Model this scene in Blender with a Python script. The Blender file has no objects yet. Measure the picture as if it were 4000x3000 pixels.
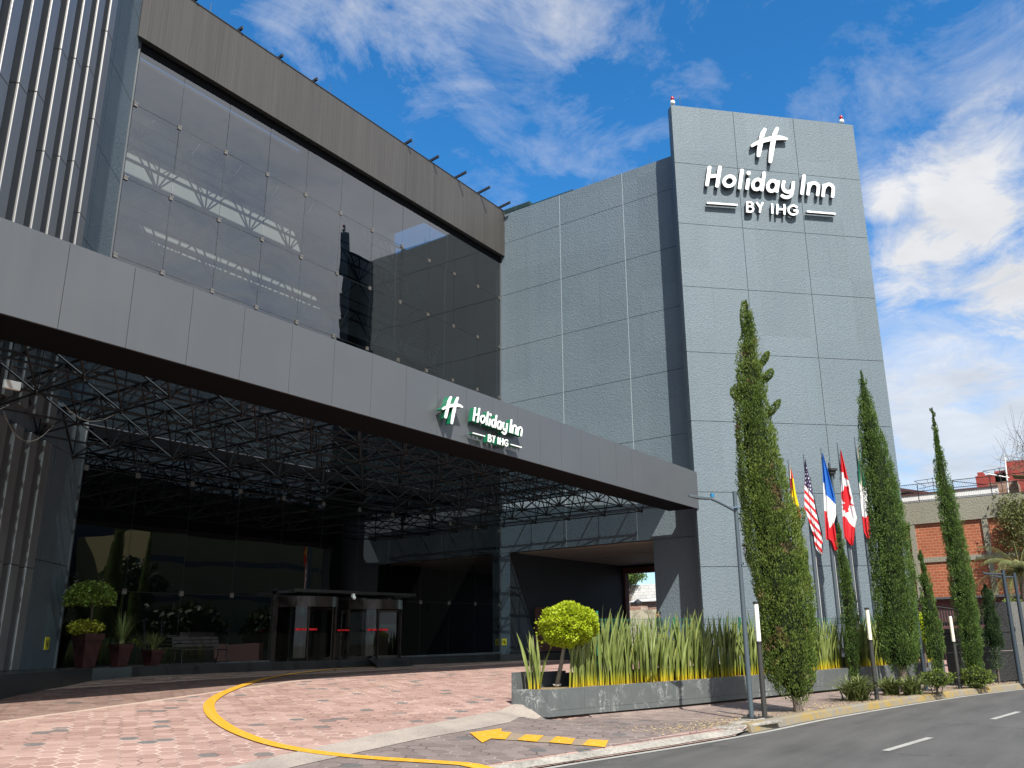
import bpy, math, random
import numpy as np
from mathutils import Vector, Matrix
R_ = math.radians
SC = bpy.context.scene
COL = SC.collection
# ------------------------------------------------------------------ camera
F_PX, YAW, PITCH, ROLL, CX, CY = 3236., 0.56263241, 0.270798931, -0.0228915235, 2222.40966, 1595.52379
CAMZ = 1.6
fwd = np.array([math.cos(PITCH)*math.cos(YAW), math.cos(PITCH)*math.sin(YAW), math.sin(PITCH)])
rt0 = np.array([math.sin(YAW), -math.cos(YAW), 0.]); up0 = np.cross(rt0, fwd)
rgt = math.cos(ROLL)*rt0+math.sin(ROLL)*up0
upv = -math.sin(ROLL)*rt0+math.cos(ROLL)*up0
CP = np.array([0., 0., CAMZ])
cd = bpy.data.cameras.new('camera'); cam = bpy.data.objects.new('camera', cd); COL.objects.link(cam)
cam.matrix_world = Matrix([[rgt[0], upv[0], -fwd[0], 0], [rgt[1], upv[1], -fwd[1], 0], [rgt[2], upv[2], -fwd[2], CAMZ], [0, 0, 0, 1]])
cd.sensor_fit = 'HORIZONTAL'; cd.sensor_width = 36.; cd.lens = F_PX/4000*36
cd.shift_x = -(CX-2000)/4000; cd.shift_y = (CY-1500)/4000
cd.clip_start = .05; cd.clip_end = 3000
SC.camera = cam
# ------------------------------------------------------------------ sun, sky, exposure
AZ = R_(51.); EL = R_(49.)                      # shadows run towards bearing AZ from +X
SUN = np.array([-math.cos(AZ)*math.cos(EL), -math.sin(AZ)*math.cos(EL), math.sin(EL)])
sl = bpy.data.lights.new('sun', 'SUN'); sl.energy = 5.0; sl.angle = R_(.5); sl.color = (1., .95, .87)
so = bpy.data.objects.new('sun', sl); COL.objects.link(so)
so.rotation_euler = Vector(SUN).to_track_quat('Z', 'Y').to_euler()
SC.view_settings.view_transform = 'Standard'; SC.view_settings.look = 'None'
SC.view_settings.exposure = 0.7; SC.view_settings.gamma = 1.0
SC.cycles.max_bounces = 8; SC.cycles.transparent_max_bounces = 16; SC.cycles.use_denoising = True
SC.cycles.diffuse_bounces = 3; SC.cycles.glossy_bounces = 5

class NT:
    def __init__(s, nt): s.nt = nt; s.n = nt.nodes; s.l = nt.links
    def new(s, t, **k):
        o = s.n.new(t)
        for a, v in k.items(): setattr(o, a, v)
        return o
    def put(s, sock, v):
        if isinstance(v, bpy.types.NodeSocket): s.l.new(v, sock)
        elif v is not None:
            if hasattr(sock, 'default_value') and isinstance(v, (tuple, list)) and sock.type == 'RGBA' and len(v) == 3: v = (*v, 1)
            sock.default_value = v
    def m(s, op, a, b=None, c=None, clamp=False):
        o = s.new('ShaderNodeMath', operation=op); o.use_clamp = clamp
        s.put(o.inputs[0], a); s.put(o.inputs[1], b)
        if c is not None: s.put(o.inputs[2], c)
        return o.outputs[0]
    def vm(s, op, a, b=None, out=0):
        o = s.new('ShaderNodeVectorMath', operation=op); s.put(o.inputs[0], a)
        if b is not None:
            if op == 'SCALE': s.put(o.inputs[3], b)
            else: s.put(o.inputs[1], b)
        return o.outputs[out]
    def mix(s, f, a, b, t='MIX'):
        o = s.new('ShaderNodeMix', data_type='RGBA', blend_type=t); s.put(o.inputs[0], f); s.put(o.inputs[6], a); s.put(o.inputs[7], b)
        return o.outputs[2]
    def noise(s, co=None, scale=5., detail=3., rough=.5, dist=0., out=0):
        o = s.new('ShaderNodeTexNoise'); s.put(o.inputs['Scale'], scale); s.put(o.inputs['Detail'], detail)
        s.put(o.inputs['Roughness'], rough); s.put(o.inputs['Distortion'], dist)
        if co is not None: s.l.new(co, o.inputs['Vector'])
        return o.outputs[out]
    def ramp(s, f, stops, interp='LINEAR'):
        o = s.new('ShaderNodeValToRGB'); o.color_ramp.interpolation = interp; e = o.color_ramp.elements
        while len(e) < len(stops): e.new(.5)
        for i, (p, c) in enumerate(stops):
            e[i].position = p; c = (c, c, c) if isinstance(c, (int, float)) else c; e[i].color = (*c[:3], 1)
        s.put(o.inputs[0], f); return o.outputs[0]
    def mapr(s, f, a, b, c=0., d=1.):
        o = s.new('ShaderNodeMapRange'); o.clamp = True
        for i, v in enumerate((f, a, b, c, d)): s.put(o.inputs[i], v)
        return o.outputs[0]
    def mapping(s, co, scale=(1, 1, 1), rot=(0, 0, 0), loc=(0, 0, 0)):
        o = s.new('ShaderNodeMapping'); s.l.new(co, o.inputs[0]); o.inputs[1].default_value = loc
        o.inputs[2].default_value = rot; o.inputs[3].default_value = scale; return o.outputs[0]
    def coord(s, k='Object'): return s.new('ShaderNodeTexCoord').outputs[k]
    def pos(s): return s.new('ShaderNodeNewGeometry').outputs['Position']
    def xyz(s, v):
        o = s.new('ShaderNodeSeparateXYZ'); s.l.new(v, o.inputs[0]); return o.outputs
    def cxyz(s, x, y, z):
        o = s.new('ShaderNodeCombineXYZ'); s.put(o.inputs[0], x); s.put(o.inputs[1], y); s.put(o.inputs[2], z); return o.outputs[0]

def dirv(px, py):
    r = fwd+rgt*(px-CX)/F_PX-upv*(py-CY)/F_PX; return r/np.linalg.norm(r)

wd = bpy.data.worlds.new('World'); SC.world = wd; wd.use_nodes = True
w = NT(wd.node_tree); w.n.clear()
sky = w.new('ShaderNodeTexSky', sky_type='NISHITA'); sky.sun_disc = False
sky.sun_elevation = EL; sky.sun_rotation = math.atan2(SUN[0], SUN[1]); sky.altitude = 2240; sky.air_density = 1.0; sky.dust_density = .4; sky.ozone_density = 2.5
dn = w.coord('Generated'); D3 = w.xyz(dn)
zc = w.m('MAXIMUM', w.m('ADD', D3[2], .12), .05)
uv = w.cxyz(w.m('DIVIDE', D3[0], zc), w.m('DIVIDE', D3[1], zc), 0.)
big = w.noise(uv, 1.15, 6, .6, .3); fine = w.noise(uv, 4.2, 8, .68, .6)
wis = w.noise(w.mapping(uv, (1., 1.5, 1), (0, 0, .9)), 2.9, 9, .68, .55)
def blob(px, py, rad, soft):
    d = dirv(px, py); dt = w.vm('DOT_PRODUCT', w.vm('NORMALIZE', dn), tuple(d), out=1)
    ang = w.m('ARCCOSINE', w.m('MINIMUM', dt, 1.)); return w.mapr(ang, R_(rad+soft), R_(max(rad-soft, 0)))
def vmax(*a):
    o = a[0]
    for b in a[1:]: o = w.m('MAXIMUM', o, b)
    return o
dense = vmax(blob(3800, 830, 4, 3.5), blob(3560, 1010, 3, 3.2), blob(3950, 1180, 4, 4), blob(3700, 1000, 3, 3), blob(3480, 800, 1.2, 2.))
dense2 = vmax(blob(3800, 1650, 7, 4), blob(3450, 1600, 4, 3))
top = vmax(blob(1650, 60, 6, 6), blob(1350, 90, 3.5, 4), blob(2150, 60, 4, 5), blob(1150, 10, 3, 4))
faint = vmax(blob(1850, 560, 4, 6), blob(3130, 420, 1.5, 2.5), blob(2180, 430, 2.5, 3), blob(1750, 720, 3, 4), blob(3960, 60, 1, 2.5), blob(2400, 640, 1.5, 3))
nz = w.m('ADD', w.m('MULTIPLY', big, .5), w.m('MULTIPLY', fine, .5))
c1 = w.mapr(w.m('ADD', nz, w.m('MULTIPLY', dense, .31)), .60, .76)
c1b = w.m('MULTIPLY', w.mapr(w.m('ADD', nz, w.m('MULTIPLY', dense2, .34)), .50, .84), .9)
c2 = w.m('MULTIPLY', w.mapr(w.m('ADD', w.m('ADD', w.m('MULTIPLY', wis, .5), w.m('MULTIPLY', fine, .5)), w.m('MULTIPLY', top, .22)), .60, .86), .85)
c3 = w.m('MULTIPLY', w.mapr(w.m('ADD', w.m('ADD', w.m('MULTIPLY', wis, .6), w.m('MULTIPLY', fine, .4)), w.m('MULTIPLY', faint, .16)), .60, .86), .5)
# the half of the sky behind the camera is broken grey cloud, the low sky pale with haze
back = w.mapr(w.vm('DOT_PRODUCT', dn, (-.30, -.95, 0.0), out=1), .05, .35)
c4 = w.m('MULTIPLY', back, w.mapr(w.m('ADD', w.m('MULTIPLY', big, .75), w.m('MULTIPLY', fine, .25)), .22, .48))
low = w.m('MULTIPLY', w.mapr(D3[2], .42, .02), .62)
cov = vmax(c1, c1b, c2, c3, c4, low)
hsv = w.new('ShaderNodeHueSaturation'); hsv.inputs['Saturation'].default_value = 1.28; hsv.inputs['Value'].default_value = 2.25; w.l.new(sky.outputs[0], hsv.inputs['Color'])
shade = w.mapr(w.noise(uv, 2.3, 5, .6, .2), .35, .66, .80, 1.0)
ccol = w.mix(back, (8.8, 8.95, 9.3), (13.0, 13.6, 14.6)); ccol = w.mix(low, ccol, (7.3, 7.9, 8.6))
ccol = w.vm('SCALE', ccol, shade)
skyc = w.mix(cov, w.mix(1., hsv.outputs[0], (.80, 1.13, 1.12), 'MULTIPLY'), ccol)
bg = w.new('ShaderNodeBackground'); w.l.new(skyc, bg.inputs[0]); bg.inputs[1].default_value = .062
wo = w.new('ShaderNodeOutputWorld'); w.l.new(bg.outputs[0], wo.inputs[0])
# ------------------------------------------------------------------ projection helpers (photo pixel -> point on a real surface)
def ray(px, py): return fwd+rgt*(px-CX)/F_PX-upv*(py-CY)/F_PX
def hit(px, py, n, d):
    r = ray(px, py); n = np.array(n, float); return CP+r*((d-n@CP)/(n@r))
def XP(px, py, X): return hit(px, py, (1, 0, 0), X)
def YP(px, py, Y): return hit(px, py, (0, 1, 0), Y)
def ZP(px, py, Z): return hit(px, py, (0, 0, 1), Z)
# ------------------------------------------------------------------ object helpers
def tag(o, label=None, cat=None, group=None, kind=None):
    for k, v in (('label', label), ('category', cat), ('group', group), ('kind', kind)):
        if v: o[k] = v
    return o
def thing(name, label, cat, loc=(0, 0, 0), group=None, rz=0.):
    o = bpy.data.objects.new(name, None); COL.objects.link(o); o.location = loc; o.rotation_euler = (0, 0, rz); o.empty_display_size = .2
    return tag(o, label, cat, group)
def worldloc(o):
    v = Vector((0, 0, 0))
    while o: v = v+o.location; o = o.parent
    return v
class MB:
    def __init__(s): s.v = []; s.f = []; s.mi = []; s.sm = []
    def add(s, vs, fs, mi=0, sm=False):
        b = len(s.v); s.v.extend(tuple(map(float, v)) for v in vs); s.f.extend([tuple(i+b for i in f) for f in fs]); s.mi.extend([mi]*len(fs)); s.sm.extend([sm]*len(fs)); return s
    def frame_box(s, o, a, b, c, mi=0):           # o corner, a,b,c edge vectors
        o, a, b, c = map(np.array, (o, a, b, c)); vs = [o, o+a, o+a+b, o+b, o+c, o+a+c, o+a+b+c, o+b+c]
        fs = [(0, 3, 2, 1), (4, 5, 6, 7), (0, 1, 5, 4), (1, 2, 6, 5), (2, 3, 7, 6), (3, 0, 4, 7)]
        if np.dot(np.cross(a, b), c) < 0: fs = [f[::-1] for f in fs]
        return s.add(vs, fs, mi)
    def box(s, x0, x1, y0, y1, z0, z1, mi=0): return s.frame_box((x0, y0, z0), (x1-x0, 0, 0), (0, y1-y0, 0), (0, 0, z1-z0), mi)
    def prism(s, pts, ext, mi=0):                  # planar polygon pts (3D), extruded by vector ext
        pts = [np.array(p, float) for p in pts]; ext = np.array(ext, float); n = len(pts)
        nn = sum(np.cross(pts[i]-pts[0], pts[(i+1) % n]-pts[0]) for i in range(1, n-1))
        if np.dot(nn, ext) > 0: pts = pts[::-1]
        vs = pts+[p+ext for p in pts]
        fs = [tuple(range(n)), tuple(range(2*n-1, n-1, -1))]+[(i, i+n, (i+1) % n+n, (i+1) % n) for i in range(n)]
        return s.add(vs, fs, mi)
    def tube(s, pts, rads, n=8, mi=0, cap=True, sm=True):
        pts = [np.array(p, float) for p in pts]; rads = [rads]*len(pts) if isinstance(rads, (int, float)) else rads
        rings = []; ref = None
        for i, p in enumerate(pts):
            d = pts[min(i+1, len(pts)-1)]-pts[max(i-1, 0)]; d = d/(np.linalg.norm(d)+1e-9)
            if ref is None: ref = np.array([0, 0, 1.]) if abs(d[2]) < .9 else np.array([1., 0, 0])
            u = np.cross(d, ref); u /= np.linalg.norm(u)+1e-9; v = np.cross(d, u); ref = -v if False else ref
            rings.append([p+rads[i]*(math.cos(t)*u+math.sin(t)*v) for t in [2*math.pi*k/n for k in range(n)]])
        vs = [q for r in rings for q in r]; fs = []
        for i in range(len(pts)-1):
            for k in range(n): a = i*n+k; b = i*n+(k+1) % n; fs.append((a, a+n, b+n, b))
        s.add(vs, fs, mi, sm)
        if cap: s.add(rings[0], [tuple(range(n))], mi); s.add(rings[-1], [tuple(range(n))[::-1]], mi)
        return s
    def lathe(s, prof, c=(0, 0, 0), n=20, mi=0, sm=True):   # prof (r,z) bottom->top
        vs = []; fs = []
        for r, z in prof:
            for k in range(n): t = 2*math.pi*k/n; vs.append((c[0]+r*math.cos(t), c[1]+r*math.sin(t), c[2]+z))
        for i in range(len(prof)-1):
            for k in range(n): a = i*n+k; b = i*n+(k+1) % n; fs.append((a, b, b+n, a+n))
        fs.append(tuple(range(n))[::-1]); fs.append(tuple(range((len(prof)-1)*n, len(prof)*n)))
        return s.add(vs, fs, mi, sm)
    def build(s, name, mats, parent=None, local=False, bevel=0., **t):
        v = np.array(s.v, dtype=float).reshape(-1, 3)
        if parent is not None and not local: v = v-np.array(worldloc(parent))
        me = bpy.data.meshes.new(name); me.from_pydata(v.tolist(), [], s.f)
        for m in (mats if isinstance(mats, (list, tuple)) else [mats]): me.materials.append(m)
        me.polygons.foreach_set('material_index', s.mi); me.polygons.foreach_set('use_smooth', s.sm); me.update()
        o = bpy.data.objects.new(name, me); COL.objects.link(o); o.parent = parent
        if bevel:
            bm = o.modifiers.new('bevel', 'BEVEL'); bm.width = bevel; bm.segments = 2; bm.limit_method = 'ANGLE'; bm.angle_limit = R_(50)
        if t: tag(o, **t)
        return o
def build_each(boxes, name, mats, parent, **k):
    for b in boxes: mb_ = MB(); mb_.box(*b); mb_.build(name, mats, parent, **k)
def fast_mesh(name, verts, faces_n, nper, mat, parent=None, origin=(0, 0, 0), mi=None, mats=None):
    """verts (n*nper,3) array, every nper verts one polygon"""
    me = bpy.data.meshes.new(name); nv = len(verts); me.vertices.add(nv); me.vertices.foreach_set('co', (np.asarray(verts)-np.array(origin)).astype(np.float32).ravel())
    me.loops.add(nv); me.loops.foreach_set('vertex_index', np.arange(nv, dtype=np.int32)); me.polygons.add(faces_n)
    me.polygons.foreach_set('loop_start', np.arange(0, nv, nper, dtype=np.int32))
    for m in (mats or [mat]): me.materials.append(m)
    if mi is not None: me.polygons.foreach_set('material_index', np.asarray(mi, dtype=np.int32))
    me.update(calc_edges=True); o = bpy.data.objects.new(name, me); COL.objects.link(o); o.parent = parent; return o
def copy_tree(o, parent=None):
    c = o.copy(); COL.objects.link(c); c.parent = parent
    for ch in list(o.children): copy_tree(ch, c)
    return c
# ------------------------------------------------------------------ materials
def pmat(name, col=(.5, .5, .5), rough=.6, metal=0., spec=.5, fn=None):
    m = bpy.data.materials.new(name); m.use_nodes = True; t = NT(m.node_tree); b = t.n['Principled BSDF']
    b.inputs['Base Color'].default_value = (*col, 1); b.inputs['Roughness'].default_value = rough; b.inputs['Metallic'].default_value = metal
    b.inputs['Specular IOR Level'].default_value = spec
    if fn: fn(t, b)
    return m
def bump(t, b, h, strength=.3, dist=.02):
    o = t.new('ShaderNodeBump'); o.inputs['Strength'].default_value = strength; o.inputs['Distance'].default_value = dist; t.put(o.inputs['Height'], h); t.l.new(o.outputs[0], b.inputs['Normal'])
def f_stucco(c1, c2):
    def fn(t, b):
        co = t.pos(); n = t.noise(co, 14, 5, .65, .3); big = t.noise(co, .45, 4, .6)
        streak = t.noise(t.mapping(co, (1.3, 1.3, .12)), 1.6, 4, .6)
        f = t.m('ADD', t.m('MULTIPLY', big, .5), t.m('MULTIPLY', streak, .5))
        c = t.mix(t.mapr(f, .3, .7), c1, c2); t.l.new(t.mix(t.mapr(n, .3, .75, 0., .35), c, tuple(x*1.5 for x in c2)), b.inputs['Base Color'])
        if c1[2] > .2:      # large panels differ slightly in tone; faint rain streaks run down them
            x = t.xyz(co); cell = t.cxyz(t.m('FLOOR', t.m('DIVIDE', t.m('ADD', x[2], .8), 3.06)), t.m('FLOOR', t.m('DIVIDE', t.m('SUBTRACT', x[0], x[1]), 3.3)), 0.)
            wn = t.new('ShaderNodeTexWhiteNoise'); t.l.new(cell, wn.inputs[0]); old = b.inputs['Base Color'].links[0].from_socket; rs = t.noise(t.mapping(co, (5, 5, .18)), 1.3, 4, .7)
            k = t.m('ADD', t.mapr(wn.outputs[0], 0, 1, .93, 1.05), t.mapr(rs, .55, .8, 0, -.16)); t.l.new(t.vm('SCALE', old, k), b.inputs['Base Color'])
        bump(t, b, n, .75, .05)
    return fn
M = {}
M['stucco'] = pmat('painted_stucco', rough=.62, fn=f_stucco((.168, .232, .280), (.205, .268, .308)))
M['joint'] = pmat('dark_joint', (.03, .035, .04), .8)
M['pale_joint'] = pmat('pale_joint_strip', (.42, .48, .50), .5)
def f_beam(t, b):
    co = t.pos(); s = t.noise(t.mapping(co, (1.6, 1.6, .05)), 1.0, 5, .75); s2 = t.noise(t.mapping(co, (14, 14, .15)), 1.0, 3, .6)
    x = t.xyz(co); wv = t.m('SINE', t.m('MULTIPLY', x[0], 62.8)); c = t.mix(t.mapr(s, .3, .7), (.160, .148, .138), (.225, .21, .195))
    t.l.new(t.mix(t.mapr(s2, .45, .75, 0, .5), c, (.29, .27, .235)), b.inputs['Base Color']); bump(t, b, t.m('ADD', t.m('MULTIPLY', wv, .5), s2), .22, .010)
M['beam'] = pmat('weathered_bronze_cladding', rough=.42, metal=.35, fn=f_beam)
def f_panel(t, b):
    co = t.pos(); n = t.noise(co, .7, 3, .5); st = t.noise(t.mapping(co, (5, 5, .3)), 1., 4, .6)
    f = t.m('ADD', t.m('MULTIPLY', n, .6), t.m('MULTIPLY', st, .4)); t.l.new(t.mix(t.mapr(f, .35, .65), (.185, .205, .228), (.210, .226, .244)), b.inputs['Base Color'])
    t.l.new(t.mapr(st, .3, .7, .30, .42), b.inputs['Roughness'])
M['panel'] = pmat('grey_composite_panel', rough=.36, metal=.15, fn=f_panel)
M['soffit'] = pmat('black_soffit', (.006, .006, .008), .75, spec=.1)
M['steel'] = pmat('black_steel', (.016, .016, .018), .34, metal=.3)
M['steel_grey'] = pmat('grey_steel', (.055, .056, .055), .35, metal=.6)
M['clip'] = pmat('clip_plate', (.26, .24, .215), .35, metal=.6)
M['chrome'] = pmat('brushed_steel', (.55, .54, .52), .22, metal=1.)
def f_fin(t, b):
    co = t.pos(); st = t.noise(t.mapping(co, (9, 9, .15)), 1., 4, .6); t.l.new(t.mix(st, (.22, .22, .22), (.30, .30, .30)), b.inputs['Base Color'])
M['fin'] = pmat('anodised_fin', rough=.42, metal=.6, fn=f_fin)
def glassmat(name, tint, ior, wob=0.0, rough=0.0):
    m = bpy.data.materials.new(name); m.use_nodes = True; t = NT(m.node_tree); t.n.clear()
    tr = t.new('ShaderNodeBsdfTransparent'); tr.inputs[0].default_value = (*tint, 1)
    gl = t.new('ShaderNodeBsdfGlossy'); gl.inputs['Roughness'].default_value = rough; gl.inputs[0].default_value = (.95, .97, 1, 1)
    geo = t.new('ShaderNodeNewGeometry'); cs = t.m('ABSOLUTE', t.vm('DOT_PRODUCT', geo.outputs['Normal'], geo.outputs['Incoming'], out=1)); f0 = ((ior-1)/(ior+1))**2
    fr = t.m('ADD', f0, t.m('MULTIPLY', 1-f0, t.m('POWER', t.m('SUBTRACT', 1., cs, clamp=True), 5.)), clamp=True)
    if wob:
        bp = t.new('ShaderNodeBump'); bp.inputs['Strength'].default_value = wob; bp.inputs['Distance'].default_value = .05
        t.l.new(t.noise(t.pos(), .55, 1, .4), bp.inputs['Height']); t.l.new(bp.outputs[0], gl.inputs['Normal'])
    mx = t.new('ShaderNodeMixShader'); t.l.new(fr, mx.inputs[0]); t.l.new(tr.outputs[0], mx.inputs[1]); t.l.new(gl.outputs[0], mx.inputs[2])
    o = t.new('ShaderNodeOutputMaterial'); t.l.new(mx.outputs[0], o.inputs[0]); return m
M['glass'] = glassmat('tinted_facade_glass', (.26, .29, .29), 2.15, .12)
M['roofglass'] = glassmat('canopy_roof_glass', (.16, .205, .23), 1.6)
M['clear'] = glassmat('clear_door_glass', (.45, .48, .46), 1.45)
M['black'] = pmat('matt_black', (.012, .012, .013), .6)
def f_granite(t, b):
    n = t.noise(t.pos(), 60, 3, .6); t.l.new(t.mix(n, (.008, .009, .010), (.03, .032, .034)), b.inputs['Base Color'])
M['granite'] = pmat('black_granite', rough=.3, fn=f_granite)
def f_marble(t, b):
    co = t.pos(); wv = t.noise(t.mapping(co, (1.4, 1.4, .8), (0, .5, 0)), 2.2, 6, .7, 1.6)
    v = t.m('ABSOLUTE', t.m('SUBTRACT', wv, .5)); vein = t.mapr(v, .022, .0); msk = t.mapr(t.noise(co, 1.5, 3, .6), .50, .66)
    sp = t.mapr(t.noise(co, 26, 5, .75), .62, .8); f = t.m('MAXIMUM', t.m('MULTIPLY', vein, msk), t.m('MULTIPLY', sp, .45))
    base = t.mix(t.noise(co, 5, 4, .6), (.060, .070, .072), (.105, .115, .115)); t.l.new(t.mix(f, base, (.42, .44, .43)), b.inputs['Base Color'])
M['marble'] = pmat('grey_veined_stone', rough=.38, fn=f_marble)
def hexcells(t, co, size):
    p = t.vm('SCALE', co, 1./size); p = t.cxyz(t.xyz(p)[0], t.xyz(p)[1], 0.); r = (1., 1.7320508, 1.); h = (.5, .8660254, 0.)
    p = t.vm('ADD', p, (400., 692.8203, 0))
    a = t.vm('SUBTRACT', t.vm('MODULO', p, r), h); b = t.vm('SUBTRACT', t.vm('MODULO', t.vm('SUBTRACT', p, h), r), h)
    la = t.vm('LENGTH', a, out=1); lb = t.vm('LENGTH', b, out=1); sel = t.m('LESS_THAN', la, lb)
    g = t.mix(sel, b, a); cid = t.vm('SUBTRACT', p, g); ag = t.vm('ABSOLUTE', g)
    e = t.m('SUBTRACT', .5, t.m('MAXIMUM', t.vm('DOT_PRODUCT', ag, (.5, .8660254, 0), out=1), t.xyz(ag)[0]))
    wn = t.new('ShaderNodeTexWhiteNoise'); wn.noise_dimensions = '3D'; t.l.new(t.vm('SNAP', t.vm('ADD', cid, (.013, .013, 0)), (.25, .25, .25)), wn.inputs[0]); return e, wn.outputs[0], wn.outputs[1]
def paver(name, cA, cB, cC, mort, size=.27, msh=.7):
    def fn(t, b):
        co = t.pos(); wob = t.noise(co, 7, 2, .5, out=1); co2 = t.vm('ADD', co, t.vm('SCALE', t.vm('SUBTRACT', wob, (.5, .5, .5)), .05))
        e, r, rc = hexcells(t, co2, size); n = t.noise(co, 30, 5, .7); big = t.noise(co, .5, 4, .6)
        c = t.mix(r, cA, cB); c = t.mix(t.mapr(r, .955, .965), c, cC); c = t.mix(t.mapr(big, .35, .65, 0, .35), c, tuple(x*.80 for x in cA))
        c = t.mix(t.mapr(n, .54, .75, 0, .55), c, tuple(min(1, x*1.45) for x in cB)); c = t.mix(t.mapr(n, .40, .28, 0, .5), c, tuple(x*.6 for x in cA))
        pat = t.mapr(t.noise(co, 1.1, 4, .65), .42, .62); jm = t.mapr(e, .062, .025); dj = t.mix(pat, tuple(x*.42 for x in cA), mort)
        t.l.new(t.mix(t.m('MULTIPLY', jm, msh), c, dj), b.inputs['Base Color'])
        hgt = t.m('ADD', t.mapr(e, .0, .06), t.m('MULTIPLY', n, .4)); bump(t, b, hgt, .5, .012)
    return pmat(name, rough=.85, fn=fn, spec=.25)
M['pink'] = paver('pink_hex_pavers', (.31, .195, .165), (.46, .31, .265), (.12, .13, .13), (.66, .53, .46), .27, .78)
M['apron'] = paver('mauve_hex_pavers', (.17, .135, .125), (.25, .20, .185), (.12, .12, .12), (.36, .31, .28), .27, .8)
M['walk'] = paver('sidewalk_pavers', (.22, .165, .145), (.33, .26, .23), (.16, .14, .13), (.46, .40, .35), .22, .55)
# far part of the driveway is darker: a straight change of colour along a line on the ground
def f_pink2(m):
    t = NT(m.node_tree); b = t.n['Principled BSDF']; old = b.inputs['Base Color'].links[0].from_socket
    x = t.xyz(t.pos()); L = t.m('ADD', t.m('MULTIPLY', x[0], -.30), x[1]); L = t.m('ADD', L, t.m('MULTIPLY', t.noise(t.pos(), 1.2, 2, .5), .15))
    f = t.mapr(L, 13.35, 13.42); b_ = t.mix(1., old, (.62, .62, .60), 'MULTIPLY'); st = t.mapr(t.m('ABSOLUTE', t.m('SUBTRACT', L, 13.3)), .09, .07)
    c = t.mix(f, old, b_); t.l.new(t.mix(t.m('MULTIPLY', st, .75), c, (.50, .40, .33)), b.inputs['Base Color'])
f_pink2(M['pink'])
def f_asph(t, b):
    co = t.pos(); n = t.noise(co, 90, 3, .7); m_ = t.noise(t.mapping(co, (.25, 1.6, 1), (0, 0, -.25)), 1.4, 4, .6); p = t.noise(co, .35, 3, .6)
    c = t.mix(t.mapr(m_, .3, .7), (.050, .049, .047), (.078, .076, .073)); c = t.mix(t.mapr(p, .4, .65, 0, .4), c, (.095, .092, .088))
    c = t.mix(t.mapr(n, .66, .8, 0, .5), c, (.22, .21, .2)); c = t.mix(t.mapr(n, .4, .3, 0, .4), c, (.03, .03, .03)); vo = t.new('ShaderNodeTexVoronoi'); vo.feature = 'DISTANCE_TO_EDGE'; vo.inputs['Scale'].default_value = .22; t.l.new(t.vm('ADD', co, t.vm('SCALE', t.noise(co, 1.2, 5, .7, out=1), 1.6)), vo.inputs['Vector'])
    crk = t.m('MULTIPLY', t.mapr(vo.outputs[0], .006, .001), t.mapr(t.noise(co, .3, 2, .5), .48, .58)); c = t.mix(t.m('MULTIPLY', crk, .6), c, (.02, .02, .02)); t.l.new(c, b.inputs['Base Color']); bump(t, b, n, .25, .004)
M['asphalt'] = pmat('asphalt', rough=.75, spec=.3, fn=f_asph)
def f_worn(cp, cu, lo=.42, hi=.56, sc=9):
    def fn(t, b):
        n = t.noise(t.pos(), sc, 6, .7); n2 = t.noise(t.pos(), 1.3, 3, .6); f = t.mapr(t.m('ADD', t.m('MULTIPLY', n, .6), t.m('MULTIPLY', n2, .4)), lo, hi)
        t.l.new(t.mix(f, cp, cu), b.inputs['Base Color']); bump(t, b, n, .3, .01)
    return fn
M['roadline'] = pmat('worn_white_paint', rough=.7, fn=f_worn((.50, .49, .45), (.25, .24, .22), .50, .72, 14))
M['strip'] = pmat('pale_concrete', rough=.85, fn=f_worn((.40, .35, .30), (.25, .21, .185), .42, .62, 30))
M['curbwhite'] = pmat('old_concrete', rough=.9, fn=f_worn((.52, .49, .43), (.26, .24, .21), .42, .60, 16))
M['kerb'] = pmat('yellow_painted_kerb', rough=.85, fn=f_worn((.40, .27, .05), (.27, .245, .20), .38, .54, 6.5))
M['yellow'] = pmat('yellow_road_paint', rough=.65, fn=f_worn((.78, .38, .015), (.50, .27, .06), .55, .72, 12))
def hexed(m):   # the paver joints show through the paint
    t = NT(m.node_tree); b = t.n['Principled BSDF']; e, r, rc = hexcells(t, t.pos(), .27); old = b.inputs['Base Color'].links[0].from_socket
    t.l.new(t.mix(t.m('MULTIPLY', t.mapr(e, .035, .01), .5), old, (.75, .55, .3)), b.inputs['Base Color'])
hexed(M['yellow'])
M['yellowfaint'] = pmat('faded_yellow_paint', rough=.8, fn=f_worn((.26, .19, .10), (.20, .16, .135), .42, .6, 12))
def f_bark(t, b):
    n = t.noise(t.mapping(t.coord(), (12, 12, 1.5)), 2, 5, .7); t.l.new(t.mix(n, (.08, .06, .045), (.26, .21, .17)), b.inputs['Base Color']); bump(t, b, n, .6, .03)
M['bark'] = pmat('bark', rough=.9, fn=f_bark)
M['barkpale'] = pmat('pale_bark', rough=.9, fn=f_worn((.38, .34, .28), (.20, .17, .13), .4, .6, 12))
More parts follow.
